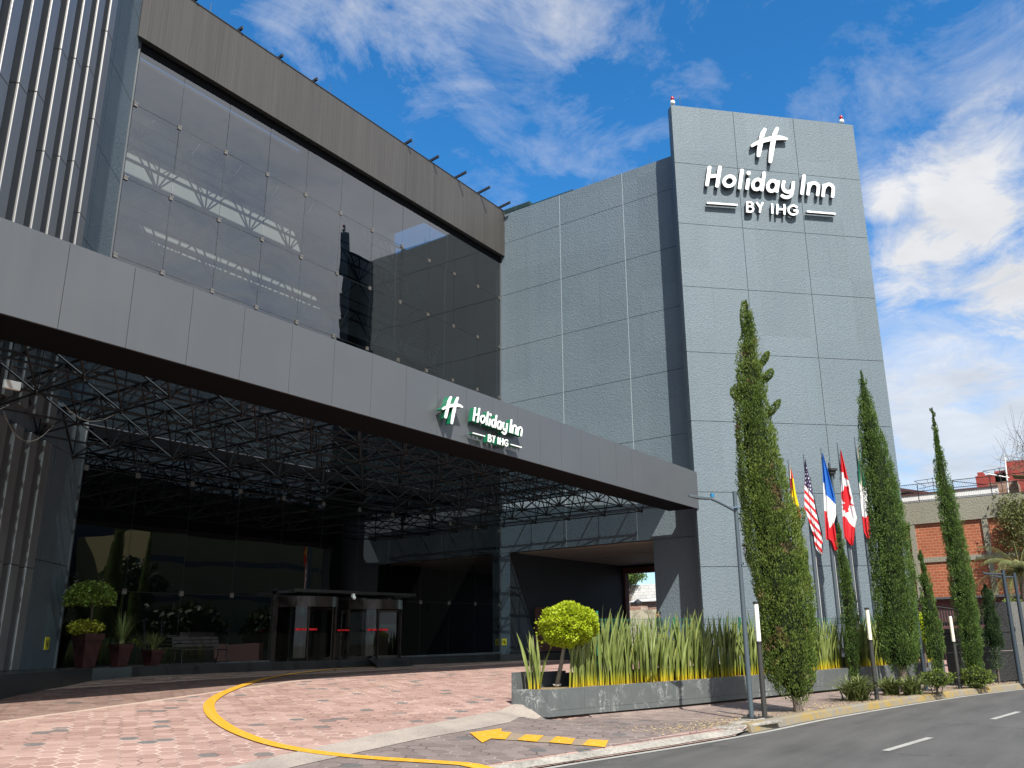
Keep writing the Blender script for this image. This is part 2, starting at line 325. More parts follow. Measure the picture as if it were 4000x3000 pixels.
def leafm(name, stops, sc=1.4, trans=.25, rough=.55, sc2=9, brown=None):
    def fn(t, b):
        co = t.coord(); n = t.noise(co, sc, 3, .6); n2 = t.noise(co, sc2, 3, .7); f = t.m('ADD', t.m('MULTIPLY', n, .45), t.m('MULTIPLY', n2, .55)); f = t.mapr(f, .3, .7)
        c = t.ramp(f, stops)
        if brown: c = t.mix(t.mapr(t.noise(t.vm('ADD', co, (7., 3., 1.)), 1.5, 3, .65), .60, .66, 0, .85), c, brown)
        t.l.new(c, b.inputs['Base Color']); tr = t.new('ShaderNodeBsdfTranslucent'); t.l.new(c, tr.inputs[0]); mx = t.new('ShaderNodeMixShader'); mx.inputs[0].default_value = trans
        t.l.new(b.outputs[0], mx.inputs[1]); t.l.new(tr.outputs[0], mx.inputs[2]); t.l.new(mx.outputs[0], t.n['Material Output'].inputs[0])
    return pmat(name, rough=rough, fn=fn, spec=.3)
M['cyp'] = leafm('cypress_foliage', [(0, (.045, .085, .018)), (.45, (.10, .175, .038)), (1, (.22, .31, .08))], brown=None)
M['cypb'] = leafm('cypress_foliage_browning', [(0, (.05, .088, .018)), (.45, (.125, .19, .035)), (1, (.27, .33, .07))], brown=(.30, .17, .10))
M['cypd'] = leafm('dark_cypress_foliage', [(0, (.018, .038, .016)), (.5, (.045, .085, .03)), (1, (.08, .13, .05))])
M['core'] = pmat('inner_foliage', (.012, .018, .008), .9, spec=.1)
M['topi'] = leafm('lime_topiary_leaves', [(0, (.22, .30, .015)), (.5, (.42, .52, .02)), (1, (.62, .70, .05))], sc=2, trans=.35)
M['ficus'] = leafm('ficus_leaves', [(0, (.05, .10, .015)), (.5, (.14, .20, .03)), (1, (.26, .33, .06))], sc=2, trans=.3)
M['lime'] = leafm('yellow_green_leaves', [(0, (.25, .28, .02)), (1, (.60, .60, .06))], sc=3, trans=.3)
M['bushy'] = leafm('shrub_leaves', [(0, (.05, .08, .02)), (.5, (.13, .18, .03)), (1, (.26, .32, .06))], sc=2.5)
M['grassy'] = leafm('strap_leaves', [(0, (.05, .08, .02)), (.5, (.14, .18, .05)), (1, (.38, .38, .17))], sc=5)
M['treeg'] = leafm('tree_leaves', [(0, (.05, .09, .02)), (.5, (.12, .20, .04)), (1, (.22, .32, .07))], sc=.8)
M['treed'] = leafm('dark_tree_leaves', [(0, (.012, .022, .006)), (1, (.035, .055, .014))], sc=.8)
M['olive'] = leafm('olive_leaves', [(0, (.06, .075, .02)), (.5, (.14, .16, .05)), (1, (.27, .27, .10))], sc=1.2)
M['palm'] = leafm('palm_leaves', [(0, (.06, .08, .02)), (.5, (.15, .17, .06)), (1, (.36, .33, .15))], sc=2.2)
def f_flax(t, b):
    co = t.coord(); x = t.xyz(co); n = t.noise(t.mapping(co, (9, 9, 1)), 2., 3, .6)
    z = t.m('ADD', x[2], t.m('MULTIPLY', n, .22)); low_ = t.ramp(t.mapr(z, .0, 1.0), [(0, (.45, .24, .02)), (.14, (.58, .44, .02)), (.27, (.34, .34, .03)), (.42, (.13, .17, .03)), (1, (.15, .20, .05))])
    oi = t.noise(t.mapping(co, (14, 14, .2)), 1.5, 2, .5); c = t.mix(t.mapr(oi, .40, .62), low_, t.mix(t.mapr(z, .25, .6), low_, (.26, .31, .10)))
    c = t.mix(t.mapr(oi, .68, .74, 0, .7), c, (.50, .42, .06)); t.l.new(c, b.inputs['Base Color'])
    tr = t.new('ShaderNodeBsdfTranslucent'); t.l.new(c, tr.inputs[0]); mx = t.new('ShaderNodeMixShader'); mx.inputs[0].default_value = .2
    t.l.new(b.outputs[0], mx.inputs[1]); t.l.new(tr.outputs[0], mx.inputs[2]); t.l.new(mx.outputs[0], t.n['Material Output'].inputs[0])
M['flax'] = pmat('flax_blade', rough=.42, fn=f_flax, spec=.4)
M['white'] = pmat('white_letter_face', (.86, .88, .88), .45)
M['retgrey'] = pmat('dark_letter_return', (.045, .048, .05), .5)
M['retgreen'] = pmat('green_letter_return', (.01, .20, .10), .35)
M['pole'] = pmat('grey_blue_pole', (.11, .145, .17), .45, metal=.2)
M['poledark'] = pmat('dark_pole', (.035, .035, .033), .5)
M['poleblue'] = pmat('slate_pole', (.045, .065, .085), .5)
M['lampwhite'] = pmat('opal_lamp', (.85, .84, .80), .3)
M['lampcream'] = pmat('cream_lamp', (.80, .76, .58), .35)
M['red'] = pmat('red_paint', (.75, .01, .02), .4)
M['clay'] = pmat('dark_red_pot', (.055, .012, .012), .45)
M['wooddark'] = pmat('dark_bench_wood', (.022, .016, .015), .6)
M['rope'] = pmat('white_rope', (.6, .58, .54), .8)
M['greenfence'] = pmat('green_mesh_paint', (.01, .14, .09), .45)
M['rust'] = pmat('rust_render', rough=.8, fn=f_stucco((.13, .055, .04), (.19, .085, .06)))
def f_brick(c1, c2, mo, sc, w_=.5, h_=.25):
    def fn(t, b):
        x = t.xyz(t.pos()); o = t.new('ShaderNodeTexBrick'); t.l.new(t.cxyz(x[1], x[2], 0.), o.inputs[0]); o.inputs['Scale'].default_value = sc
        o.inputs['Color1'].default_value = (*c1, 1); o.inputs['Color2'].default_value = (*c2, 1); o.inputs['Mortar'].default_value = (*mo, 1); o.inputs['Mortar Size'].default_value = .014
        o.inputs['Brick Width'].default_value = w_; o.inputs['Row Height'].default_value = h_; o.inputs['Bias'].default_value = -.2
        n = t.noise(t.pos(), 1.1, 4, .6); st = t.noise(t.mapping(t.pos(), (1, 3, 9)), 1.5, 3, .6); c = t.mix(t.mapr(n, .4, .7, 0, .35), o.outputs[0], tuple(v*.6 for v in c1))
        t.l.new(t.mix(t.mapr(st, .68, .74, 0, .6), c, (.09, .045, .035)), b.inputs['Base Color']); bump(t, b, t.m('SUBTRACT', 1., o.outputs[1]), .4, .02)
    return fn
M['brick'] = pmat('orange_brick', rough=.85, fn=f_brick((.46, .125, .05), (.58, .175, .075), (.62, .36, .24), 1.0, .30, .145))
M['whitebrick'] = pmat('whitewashed_brick', rough=.85, fn=f_brick((.75, .73, .70), (.85, .84, .80), (.45, .38, .33), 1.0, .6, .3))
M['oldbrick'] = pmat('old_brick', rough=.85, fn=f_brick((.42, .22, .15), (.55, .36, .27), (.6, .52, .45), 1.0, .45, .2))
M['concrete'] = pmat('concrete', rough=.85, fn=f_stucco((.27, .26, .20), (.35, .34, .27)))
M['maroon'] = pmat('maroon_render', rough=.8, fn=f_stucco((.10, .045, .045), (.15, .065, .065)))
M['redwall'] = pmat('bright_red_render', rough=.7, fn=f_stucco((.36, .045, .03), (.46, .06, .045)))
M['gate'] = pmat('black_gate_sheet', rough=.4, metal=.1, fn=f_stucco((.014, .015, .016), (.028, .029, .030)))
M['greywall'] = pmat('grey_stone_wall', rough=.7, fn=f_stucco((.12, .125, .12), (.19, .19, .18)))
M['tan'] = pmat('tan_render', rough=.8, fn=f_stucco((.11, .09, .03), (.15, .12, .045)))
M['ceil'] = pmat('passage_ceiling', (.45, .40, .34), .7)
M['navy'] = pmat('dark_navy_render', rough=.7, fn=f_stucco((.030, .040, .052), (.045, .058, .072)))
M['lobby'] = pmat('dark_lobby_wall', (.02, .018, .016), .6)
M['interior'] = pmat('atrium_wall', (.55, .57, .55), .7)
M['skin'] = pmat('skin', (.42, .22, .14), .55)
M['hair'] = pmat('black_hair', (.01, .01, .01), .5)
M['shirt'] = pmat('dark_clothing', (.015, .017, .025), .8)
def dim(k, *names):      # scale every pigment of a material: one place to set how dark each paint, stone or leaf really is
    for nm in names:
        for nd in M[nm].node_tree.nodes:
            if nd.type == 'MIX' and nd.blend_type == 'MIX':
                for i in (6, 7):
                    if not nd.inputs[i].is_linked: nd.inputs[i].default_value = [*(c*k for c in nd.inputs[i].default_value[:3]), 1]
            elif nd.type == 'VALTORGB':
                for e in nd.color_ramp.elements: e.color = [*(c*k for c in e.color[:3]), 1]
            elif nd.type == 'TEX_BRICK':
                for i in (1, 2, 3): nd.inputs[i].default_value = [*(c*k for c in nd.inputs[i].default_value[:3]), 1]
            elif nd.type == 'BSDF_PRINCIPLED' and not nd.inputs[0].is_linked: nd.inputs[0].default_value = [*(c*k for c in nd.inputs[0].default_value[:3]), 1]
dim(.55, 'stucco'); dim(.45, 'panel'); dim(.38, 'beam'); dim(.82, 'pink', 'strip'); dim(.80, 'apron', 'walk'); dim(.66, 'curbwhite', 'kerb', 'steel', 'concrete', 'brick', 'redwall', 'roadline', 'soffit', 'greywall', 'maroon', 'pole', 'poleblue', 'bark', 'barkpale', 'clip', 'clay', 'lime', 'navy', 'oldbrick', 'retgreen')
dim(.72, 'yellow'); dim(1.15, 'asphalt', 'marble'); dim(.88, 'cyp', 'cypb', 'cypd', 'flax', 'topi', 'ficus', 'bushy', 'grassy', 'olive', 'palm', 'treeg', 'whitebrick')
# ------------------------------------------------------------------ ground
EX = np.array([-60, -20, -5, 0, 5, 10.25, 13.23, 15.47, 17.82, 21.48, 25.05, 28.66, 33, 40, 60.]); EY = np.array([22, 12.2, 9.6, 8.8, 8.0, 6.94, 6.14, 5.67, 5.4, 4.66, 3.78, 2.57, .9, -2.4, -13.])
_gx = np.linspace(-60, 60, 601); _gy = np.interp(_gx, EX, EY); _gy = np.convolve(np.pad(_gy, 7, 'edge'), np.hanning(17)[1:-1]/np.hanning(17).sum(), 'valid')
def ye(X): return np.interp(X, _gx, _gy)
RZ = -.12
PLX = [14.6, 18.3, 23.5, 30.6, 45]; PLY = [9.85, 8.5, 7.0, 4.95, 2]
def prof(d): return np.interp(d, [0, 3.4, 7, 12, 17, 40], [0, .27, .50, .75, .83, .95])
def zg(X, Y):
    X = np.asarray(X, float); Y = np.asarray(Y, float); d = Y-(ye(X)+.45); z = prof(d)*(1-.012*np.clip(X-15, 0, 15))
    wx = np.clip((X-12.9)/1.7, 0, 1); wx = wx*wx*(3-2*wx); pl = np.interp(X, PLX, PLY)+.5; inf = np.clip((pl-Y)/.5, 0, 1)
    z = z*(1-wx*inf); edge = np.clip((d+.45)/.45, 0, 1); drive = 1-np.clip((X-14.6)/1.0, 0, 1)
    return np.where(d < 0, np.where(drive > 0, z-(1-edge)*.118*drive, z), z)
def GP(px, py):
    z = 0.
    for _ in range(60): p = ZP(px, py, z); z = .6*z+.4*float(zg(p[0], p[1]))
    p = ZP(px, py, z); return p
gm = MB(); gm.add([(-1500, -1500, -.35), (1500, -1500, -.35), (1500, 1500, -.35), (-1500, 1500, -.35)], [(0, 1, 2, 3)])
gm.build('ground', pmat('far_ground', (.16, .15, .12), .9), kind='structure')
xs = np.concatenate([np.arange(-55, -6, 1.), np.arange(-6, 34, .2), np.arange(34, 60, 1.)])
def strip_sheet(name, xs, y0f, y1f, zoff, mat, ny=40, kind='structure', zf=zg, grade=None):
    mb = MB(); vs = []; ts = np.linspace(0, 1, ny+1)
    if grade: ts = ts**grade
    for X in xs:
        a, b = y0f(X), y1f(X)
        for t_ in ts: Y = a+(b-a)*t_; vs.append((X, Y, float(zf(X, Y))+zoff))
    n = ny+1; fs = [(i*n+j, (i+1)*n+j, (i+1)*n+j+1, i*n+j+1) for i in range(len(xs)-1) for j in range(ny)]
    mb.add(vs, fs, 0, True); o = mb.build(name, mat); tag(o, kind=kind); return o
strip_sheet('road', xs, lambda X: -60., lambda X: ye(X)+.26, 0., M['asphalt'], 3, zf=lambda X, Y: RZ)
strip_sheet('driveway', xs, lambda X: ye(X)+float(np.interp(X, [14.6, 15.4], [.07, .25])), lambda X: 70., 0., M['pink'], 240, grade=1.6)
strip_sheet('road_edge_line', np.arange(-20, 60, .25), lambda X: ye(X)-.06, lambda X: ye(X)+.06, .005, M['roadline'], 1, zf=lambda X, Y: RZ)
def drape(name, poly_l, poly_r, off, mat, n=60, kind='structure', nx=3):
    L = np.array(poly_l, float)[:, :2]; Rr = np.array(poly_r, float)[:, :2]
    def samp(P, t):
        s = np.concatenate([[0], np.cumsum(np.hypot(*np.diff(P, axis=0).T))]); return np.array([np.interp(t*s[-1], s, P[:, 0]), np.interp(t*s[-1], s, P[:, 1])])
    mb = MB(); vs = []
    for i in range(n+1):
        a, b = samp(L, i/n), samp(Rr, i/n)
        for j in range(nx+1): q = a+(b-a)*j/nx; vs.append((q[0], q[1], float(zg(*q))+off))
    k = nx+1; fs = [(i*k+j, i*k+j+1, (i+1)*k+j+1, (i+1)*k+j) for i in range(n) for j in range(nx)]
    mb.add(vs, fs, 0, True); o = mb.build(name, mat); tag(o, kind=kind); return o
# pale strip from the planter corner to the lower left, mauve apron between it and the road, worn concrete edge
sU = [GP(*p) for p in ((2012, 2772), (1960, 2776), (1850, 2797), (1500, 2863), (1250, 2920), (1000, 2974), (860, 3010), (500, 3095))]
sL = [GP(*p) for p in ((2095, 2806), (1990, 2824), (1880, 2846), (1620, 2893), (1350, 2953), (1150, 2998), (1000, 3035), (640, 3120))]
ap = [(16.3, 9.3), (15.1, 9.70), (14.66, 9.90), (14.6, 10.05)]+[tuple(p[:2]) for p in sL]; ap2 = [(16.2, 6.0)]+[(x, float(ye(x))+.38) for x in (15.2, 14, 13, 11.5, 10, 8.5, 7.5, 5)]
drape('apron', ap, ap2, .006, M['apron'], 90, nx=16)
drape('pale_strip', [(14.5, 10.62)]+[tuple(p[:2]) for p in sU[1:]], [(14.6, 10.02)]+[tuple(p[:2]) for p in sL[1:]], .012, M['strip'], 80)
ex = np.array([14.9, 14.2, 13, 11.5, 10, 8, 5, 0, -6]); ww = np.array([.14, .18, .18, .16, .16, .15, .15, .15, .15])
drape('concrete_edge', [(x, float(ye(x))+.08) for x in ex], [(x, float(ye(x))+.14+w_) for x, w_ in zip(ex, ww)], .014, M['curbwhite'], 120)
def draw_line(name, pix, width, off, mat, n=90):
    P = np.array([GP(*p)[:2] for p in pix]); s = np.concatenate([[0], np.cumsum(np.hypot(*np.diff(P, axis=0).T))]); T_ = np.linspace(0, s[-1], n)
    # Catmull-like smoothing by dense interpolation and averaging
    Q = np.stack([np.interp(T_, s, P[:, 0]), np.interp(T_, s, P[:, 1])], 1); Qp = np.pad(Q, ((4, 4), (0, 0)), 'edge')
    Qs = np.stack([np.convolve(Qp[:, k], np.ones(9)/9, 'valid') for k in range(2)], 1); Qs[0], Qs[-1] = Q[0], Q[-1]
    d = np.gradient(Qs, axis=0); d /= np.hypot(*d.T)[:, None]+1e-9; nn = np.stack([-d[:, 1], d[:, 0]], 1)
    return drape(name, Qs+nn*width/2, Qs-nn*width/2, off, mat, n*2)
draw_line('yellow_curve_marking', ((2400, 3040), (1917, 3000), (1537, 2973), (1266, 2954), (1085, 2925), (940, 2875), (850, 2821), (806, 2775), (823, 2733), (904, 2694), (1013, 2658), (1157, 2631), (1338, 2612), (1480, 2606)), .20, .018, M['yellow'])
# arrow of four painted pieces and faded paint between them
mbs = [((1835, 2867), (1960, 2850), (1958, 2862), (1999, 2866), (1974, 2894), (1918, 2890), (1884, 2907)), ((2053, 2874), (2124, 2878), (2098, 2903), (2021, 2896)), ((2175, 2881), (2247, 2890), (2233, 2913), (2145, 2905)), ((2299, 2893), (2377, 2897), (2364, 2924), (2275, 2916))]
mb = MB()
for poly in mbs:
    P = [GP(*p)+np.array([0, 0, .022]) for p in poly]
    if len(P) > 4:      # head + neck
        mb.add(P, [(0, 1, 2), (0, 2, 3, 4, 5), (0, 5, 6)])
    else: mb.add(P, [tuple(range(len(P)))])
for i, f in enumerate(mb.f):
    a, b, c = [np.array(mb.v[k]) for k in f[:3]]
    if np.cross(b-a, c-a)[2] < 0: mb.f[i] = f[::-1]
tag(mb.build('yellow_arrow_marking', M['yellow']), kind='structure')
mb = MB()
for q in (((1999, 2866), (2053, 2874), (2021, 2896), (1974, 2894)), ((2124, 2878), (2175, 2881), (2145, 2905), (2098, 2903)), ((2247, 2890), (2299, 2893), (2275, 2916), (2233, 2913))): mb.add([GP(*p)+np.array([0, 0, .016]) for p in q], [(3, 2, 1, 0)])
tag(mb.build('faded_arrow_marking', M['yellowfaint']), kind='structure')
mb = MB()
for (a, b) in (((13.7, 3.20), (15.6, 2.90)), ((19.1, 2.35), (20.95, 2.05)), ((8.0, 4.0), (9.9, 3.75)), ((24.6, 1.1), (26.4, .55)), ((30, -.8), (31.8, -1.5))):
    a = np.array(a); b = np.array(b); n_ = np.array([-(b-a)[1], (b-a)[0]]); n_ = n_/np.linalg.norm(n_)*.06
    mb.add([(*(a-n_), RZ+.006), (*(b-n_), RZ+.006), (*(b+n_), RZ+.006), (*(a+n_), RZ+.006)], [(0, 1, 2, 3)])
tag(mb.build('lane_dashes', M['roadline']), kind='structure')
# sidewalk paver sheet and kerb
strip_sheet('sidewalk', np.arange(15.6, 45, .25), lambda X: ye(X)+.40, lambda X: float(np.interp(X, PLX, PLY))+.2, .008, M['walk'], 12)
mb = MB(); kx = np.arange(15.3, 60, .3); pr_ = [(.16, RZ-.02), (.20, .0), (.24, .03), (.36, .035), (.42, .0)]
vs = []; rnd = random.Random(3)
for X in kx:
    yb = float(ye(X)); ww_ = rnd.uniform(-.012, .012); vs += [(X, yb+o_+ww_*(1 if h_ > -.05 else .3), h_+rnd.uniform(-.006, .006)) for o_, h_ in pr_]
n_ = len(pr_); mb.add(vs, [(i*n_+j, (i+1)*n_+j, (i+1)*n_+j+1, i*n_+j+1) for i in range(len(kx)-1) for j in range(n_-1)], 0, False); mb.add(vs[:n_], [tuple(range(n_))[::-1]])
tag(mb.build('kerb', M['kerb']), kind='structure')
# ------------------------------------------------------------------ hotel
XC = 33.05; YG = 25.0; YF = 13.8
TA = np.array([31.75, 13.88]); T2 = np.array([.696, -.718]); N2 = np.array([-.718, -.696])
def zpl(X): return 1.12-.008*(X-12.6)
hotel = thing('hotel_building', 'dark grey hotel with a glass front, deep canopy band and a tall corner tower', 'building', (22, 25, 0))
def panels(mb, o, a, au, bu, thick, gap=.022, mi=0, skip=None, jm=1):
    """rectangular panels on a plane: o 3D origin, a horizontal unit, edges au (horizontal stops), bu (z stops), thickness vector out; open joints over a dark backing"""
    o = np.array(o, float); a = np.array(a, float); th = np.array(thick, float); up = np.array([0, 0, 1.])
    for i in range(len(au)-1):
        for j in range(len(bu)-1):
            u0, u1, z0, z1 = au[i]+gap/2, au[i+1]-gap/2, bu[j]+gap/2, bu[j+1]-gap/2
            if skip and skip(au[i], au[i+1], bu[j], bu[j+1]): continue
            mb.frame_box(o+a*u0+up*z0, a*(u1-u0), up*(z1-z0), th, mi)
# tower: core polygon + skin of rendered panels
mb = MB()
def tp(t, s, z): q = TA+T2*t+N2*s; return (q[0], q[1], z)     # s>0 in front of the face
mb.prism([tp(.04, -.07, -.3), tp(9.5, -.07, -.3), tp(9.5, -.45, -.3), tp(.04, -.45, -.3)], (0, 0, 26.28), 1)
zt = [-.3, 1.2, 4.3, 7.38, 10.45, 13.57, 16.68, 19.80, 22.93, 26.04]; tt = [0, 3.14, 6.28, 9.54]
panels(mb, (*TA, 0), (*T2, 0), tt, zt, (*(-N2*.07), 0))
mb.prism([tp(.5, -.45, -.3), tp(9.4, -.45, -.3), (47, 13.0, -.3), (47, 13.95, -.3), (33.12, 13.95, -.3)], (0, 0, 25.3), 1)
panels(mb, (*(TA-T2*.002-N2*.0), 0), (*(-N2), 0), [.08, .46], zt, (*(T2*.05), 0))
B2 = TA+T2*9.54; panels(mb, (B2[0], B2[1], 0), (*(-N2), 0), [.08, .46], zt, (*(-T2*.05), 0))
mb.build('tower_wall', [M['stucco'], M['joint']], hotel)
# side wall (perpendicular to the glass) with passage opening
mb = MB(); y0, y1 = 13.6, 25.6
zp = [5.72, 7.2, 10.28, 13.32, 16.36, 19.40, 22.45, 24.22]
oy0, oy1 = 16.62, 24.48
mb.box(XC+.06, XC+14, 13.9, 36, 5.80, 24.18, 1); mb.box(XC+.06, XC+.9, 12.9, oy0-.03, 0, 5.9, 1); mb.box(XC+.06, XC+.5, oy1+.03, 25.6, 0, 5.9, 1)
panels(mb, (XC, 0, 0), (0, 1, 0), [13.6, 17.37, 21.14, 25.6], zp, (.06, 0, 0))
panels(mb, (XC, 0, 0), (0, 1, 0), [12.9, oy0], [-.1, 5.72], (.06, 0, 0)); panels(mb, (XC, 0, 0), (0, 1, 0), [oy1, 25.0], [-.1, 5.72], (.06, 0, 0))
for Yv in (17.37, 21.14): mb.box(XC+.0, XC+.02, Yv-.012, Yv+.012, 5.75, 24.2, 2)  # thin paler strips along the vertical joints
mb.box(XC+.002, XC+.022, 24.62, 24.645, 1.0, 5.7, 2)
mb.build('side_wall', [M['stucco'], M['joint'], M['pale_joint']], hotel)
# passage behind the opening
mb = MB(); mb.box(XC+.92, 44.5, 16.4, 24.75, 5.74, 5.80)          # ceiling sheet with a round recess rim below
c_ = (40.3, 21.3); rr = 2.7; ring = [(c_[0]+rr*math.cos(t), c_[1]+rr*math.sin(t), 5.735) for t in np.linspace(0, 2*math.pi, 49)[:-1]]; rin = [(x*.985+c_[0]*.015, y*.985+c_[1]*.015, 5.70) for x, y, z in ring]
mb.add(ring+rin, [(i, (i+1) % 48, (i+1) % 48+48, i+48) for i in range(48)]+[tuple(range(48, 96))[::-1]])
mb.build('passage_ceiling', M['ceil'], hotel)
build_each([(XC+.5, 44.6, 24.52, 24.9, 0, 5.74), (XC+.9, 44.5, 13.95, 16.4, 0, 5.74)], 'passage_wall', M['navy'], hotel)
mb = MB(); mb.box(44.55, 45.0, 24.4, 25.8, 0, 5.6); mb.box(44.55, 45.0, 16.0, 24.4, 5.28, 5.6); mb.box(44.5, 44.6, 16.0, 25.8, 5.6, 6.6, 1); mb.build('rear_portal', [M['rust'], M['black']], hotel)
mb = MB(); mb.box(35.2, 37.8, 24.44, 24.5, 1.0, 3.15); mb.build('passage_door', M['rust'], hotel)
# angled wall with fins, at the left end of the glass
W0 = np.array([12.57, 25.0]); DU = np.array([-.718, -.696]); NW = np.array([.696, -.718])
def wp(u, s, z): q = W0+DU*u+NW*s; return np.array([q[0], q[1], z])
mb = MB(); mb.prism([wp(-.02, -.06, 0)[:3], wp(16, -.06, 0), wp(16, -5, 0), wp(-.02, -5, 0)], (0, 0, 30), 1)
panels(mb, wp(0, -.06, 0), (*DU, 0), [0, 2.0, 16], [0, 3.9, 6.95, 10.0, 13.12, 16.2, 19.26, 22.3, 25.4, 28.5, 30], (*(NW*.06), 0))
mb.frame_box(wp(-.03, 0, 1.1), (*(DU*.07), 0), (*(NW*.05), 0), (0, 0, 22.), 2)
mb.build('angled_wall', [M['stucco'], M['joint'], M['panel']], hotel)
fins = bpy.data.objects['angled_wall']
for k in range(13):
    u1 = 3.30+.872*k; mbf = MB()
    for z0, z1 in ([(1.14, 6.84)] if k < 9 else [(1.14, 6.84)]):
        zz = [z0, 3.6, z1]
        for i in range(2): mbf.frame_box(wp(u1-.45, 0, zz[i]+.006), (*(DU*.45), 0), (*(NW*.22), 0), (0, 0, zz[i+1]-zz[i]-.012))
    zz = [7.3, 10.35]+[10.35+3.02*j+((k*1.1) % 1.5) for j in range(1, 6)]+[29.5]
    for i in range(len(zz)-1): mbf.frame_box(wp(u1-.45, 0, zz[i]+.006), (*(DU*.45), 0), (*(NW*.22), 0), (0, 0, zz[i+1]-zz[i]-.012))
    o = mbf.build('cladding_fin', M['fin'], fins, bevel=.018)
# roof beam with bronze cladding over the glass
mb = MB(); mb.box(12.35, XC-.01, 24.74, 25.6, 21.68, 24.36); mb.build('roof_beam', M['beam'], hotel)
mb = MB(); mb.box(12.35, XC-.02, 24.72, 25.4, 24.36, 24.40); mb.build('parapet_coping', M['black'], bpy.data.objects['roof_beam'])
mb = MB(); mb.box(12.58, XC-.01, 24.98, 25.3, 21.33, 21.67); mb.build('glass_head_frame', M['soffit'], hotel)
for X, y0_, y1_ in ((14.2, 24.6, 24.9), (16.09, 24.6, 24.9), (17.98, 24.6, 24.9), (19.75, 24.6, 24.9), (25.3, 24.42, 25.2), (27.08, 24.3, 25.2), (28.98, 24.12, 25.2), (30.83, 24.05, 25.2), (32.7, 24.1, 25.2)):
    mb = MB(); z0 = 24.44; mb.frame_box((X-.04, y0_, z0+(24.9-y0_)*.12), (.08, 0, 0), (0, y1_-y0_, -(y1_-y0_)*.12), (0, 0, .12)); mb.box(X-.02, X+.02, 24.9, 24.95, 24.38, z0+.01); mb.build('roof_bracket', M['steel_grey'], hotel)
for X in (14.9, 20.7, 25.9, 31.5): mb = MB(); mb.tube([(X, 24.9, 24.3), (X, 24.9, 24.95)], .012, 5); mb.build('lightning_rod', M['steel_grey'], hotel)
for Y in (19.2, 15.9, 24.2): mb = MB(); mb.tube([(XC+.3, Y, 24.1), (XC+.3, Y, 24.75)], .010, 5); mb.build('lightning_rod', M['steel_grey'], hotel)
for t_ in (.55, 4.6): mb = MB(); mb.tube([tp(t_, -.2, 26), tp(t_, -.2, 26.75 if t_ < 1 else 26.35)], .012, 5); mb.build('lightning_rod', M['steel_grey'], hotel)
# corrugated sheets on the side roof
mb = MB()
for (ya, yb, za, zb, X) in ((23.75, 26.0, 24.80, 25.12, 34.0), (20.9, 24.0, 24.62, 24.93, 34.05)):
    n_ = int((yb-ya)/.09)
    for i in range(n_): y_ = ya+(yb-ya)*i/n_; mb.box(X, X+2, y_, y_+.045, zb, zb+.05)
    mb.box(X, X+2, ya, yb, zb-.22, zb-.002)
for y_ in (21.0, 22.6, 24.1, 25.6): mb.box(34.1, 34.16, y_, y_+.06, 24.1, 24.8)
mb.build('roof_sheets', pmat('dark_green_sheet', (.012, .03, .025), .5), hotel)
# glass wall: panes with fine joints
gx = [12.62, 14.30, 16.17, 18.02, 19.88, 21.745, 23.61, 25.48, 27.34, 29.20, 31.07, 32.95]; gz = [21.40, 19.26, 16.48, 13.70, 10.25, 6.80, 3.26]
mb = MB()
rn = random.Random(5)
for i in range(11):
    for j in range(len(gz)):
        z1 = gz[j]; z0 = gz[j+1] if j+1 < len(gz) else zpl(gx[i])+.03
        if j == len(gz)-1 and 4 <= i <= 6: continue
        a_, b_ = rn.uniform(-.006, .006), rn.uniform(-.006, .006)
        mb.add([(gx[i]+.008, YG+a_, z0+.008), (gx[i+1]-.008, YG-a_, z0+.008), (gx[i+1]-.008, YG+b_-a_, z1-.008), (gx[i]+.008, YG+a_+b_, z1-.008)], [(0, 1, 2, 3)])
mb.build('glass_wall', M['glass'], hotel)
mb = MB()
for j in range(1, len(gz)): mb.box(12.62, 32.95, YG+.004, YG+.012, gz[j]-.005, gz[j]+.005)
for i in range(12): mb.box(gx[i]-.005, gx[i]+.005, YG+.004, YG+.012, 1.0 if not (4 <= i <= 7) else 3.26, 21.4)
mb.box(32.95, 33.04, YG-.02, YG+.06, 1., 21.4, 1); mb.box(12.60, 19.85, YG-.03, YG+.03, 1.02, 1.10, 1); mb.box(26.0, 33.0, YG-.03, YG+.03, .97, 1.06, 1)
mb.build('glass_joints', [M['steel_grey'], M['panel']], hotel)
clipm = MB(); clipm.box(-.062, .062, -.035, .02, -.08, .08)
bolts = MB()
for sx in (-1, 1):
    for sz in (-1, 1): bolts.tube([(sx*.045, -.03, sz*.055), (sx*.045, -.06, sz*.055)], .014, 6)

clipm.add(bolts.v, bolts.f, 1, True)
first = None
for z in gz[1:]:
    for i in range(12):
        if z == 3.26 and (i in (5, 6)): continue
        if first is None:
            first = clipm.build('glass_clip', [M['clip'], M['chrome']], hotel, local=True); o = first
        else: o = copy_tree(first, hotel)
        o.location = (gx[i]-22+(.08 if i == 0 else -.06 if i == 11 else 0), YG-25, z)
# canopy band: composite panels, dark soffit, box behind
fx = [-4.2, -3.0, -1.8, -.6, .55, 1.7, 2.85, 4.0, 5.1, 6.26, 7.40, 8.55, 9.70, 10.89, 12.06, 13.22, 14.38, 15.54, 16.70, 17.87, 19.05, 20.21, 21.38, 22.56, 23.74, 24.90, 26.06]
mb = MB(); panels(mb, (0, YF, 0), (1, 0, 0), fx, [6.66, 8.20], (0, .05, 0), gap=.010)
mb.box(26.065, 32.03, YF, YF+.05, 6.665, 8.195)
mb.box(-4.2, 31.8, YF+.05, 15.15, 6.70, 8.16, 1); mb.box(-4.2, 31.95, YF+.01, YF+.30, 8.196, 8.215)
mb.build('canopy_band', [M['panel'], M['soffit']], hotel)
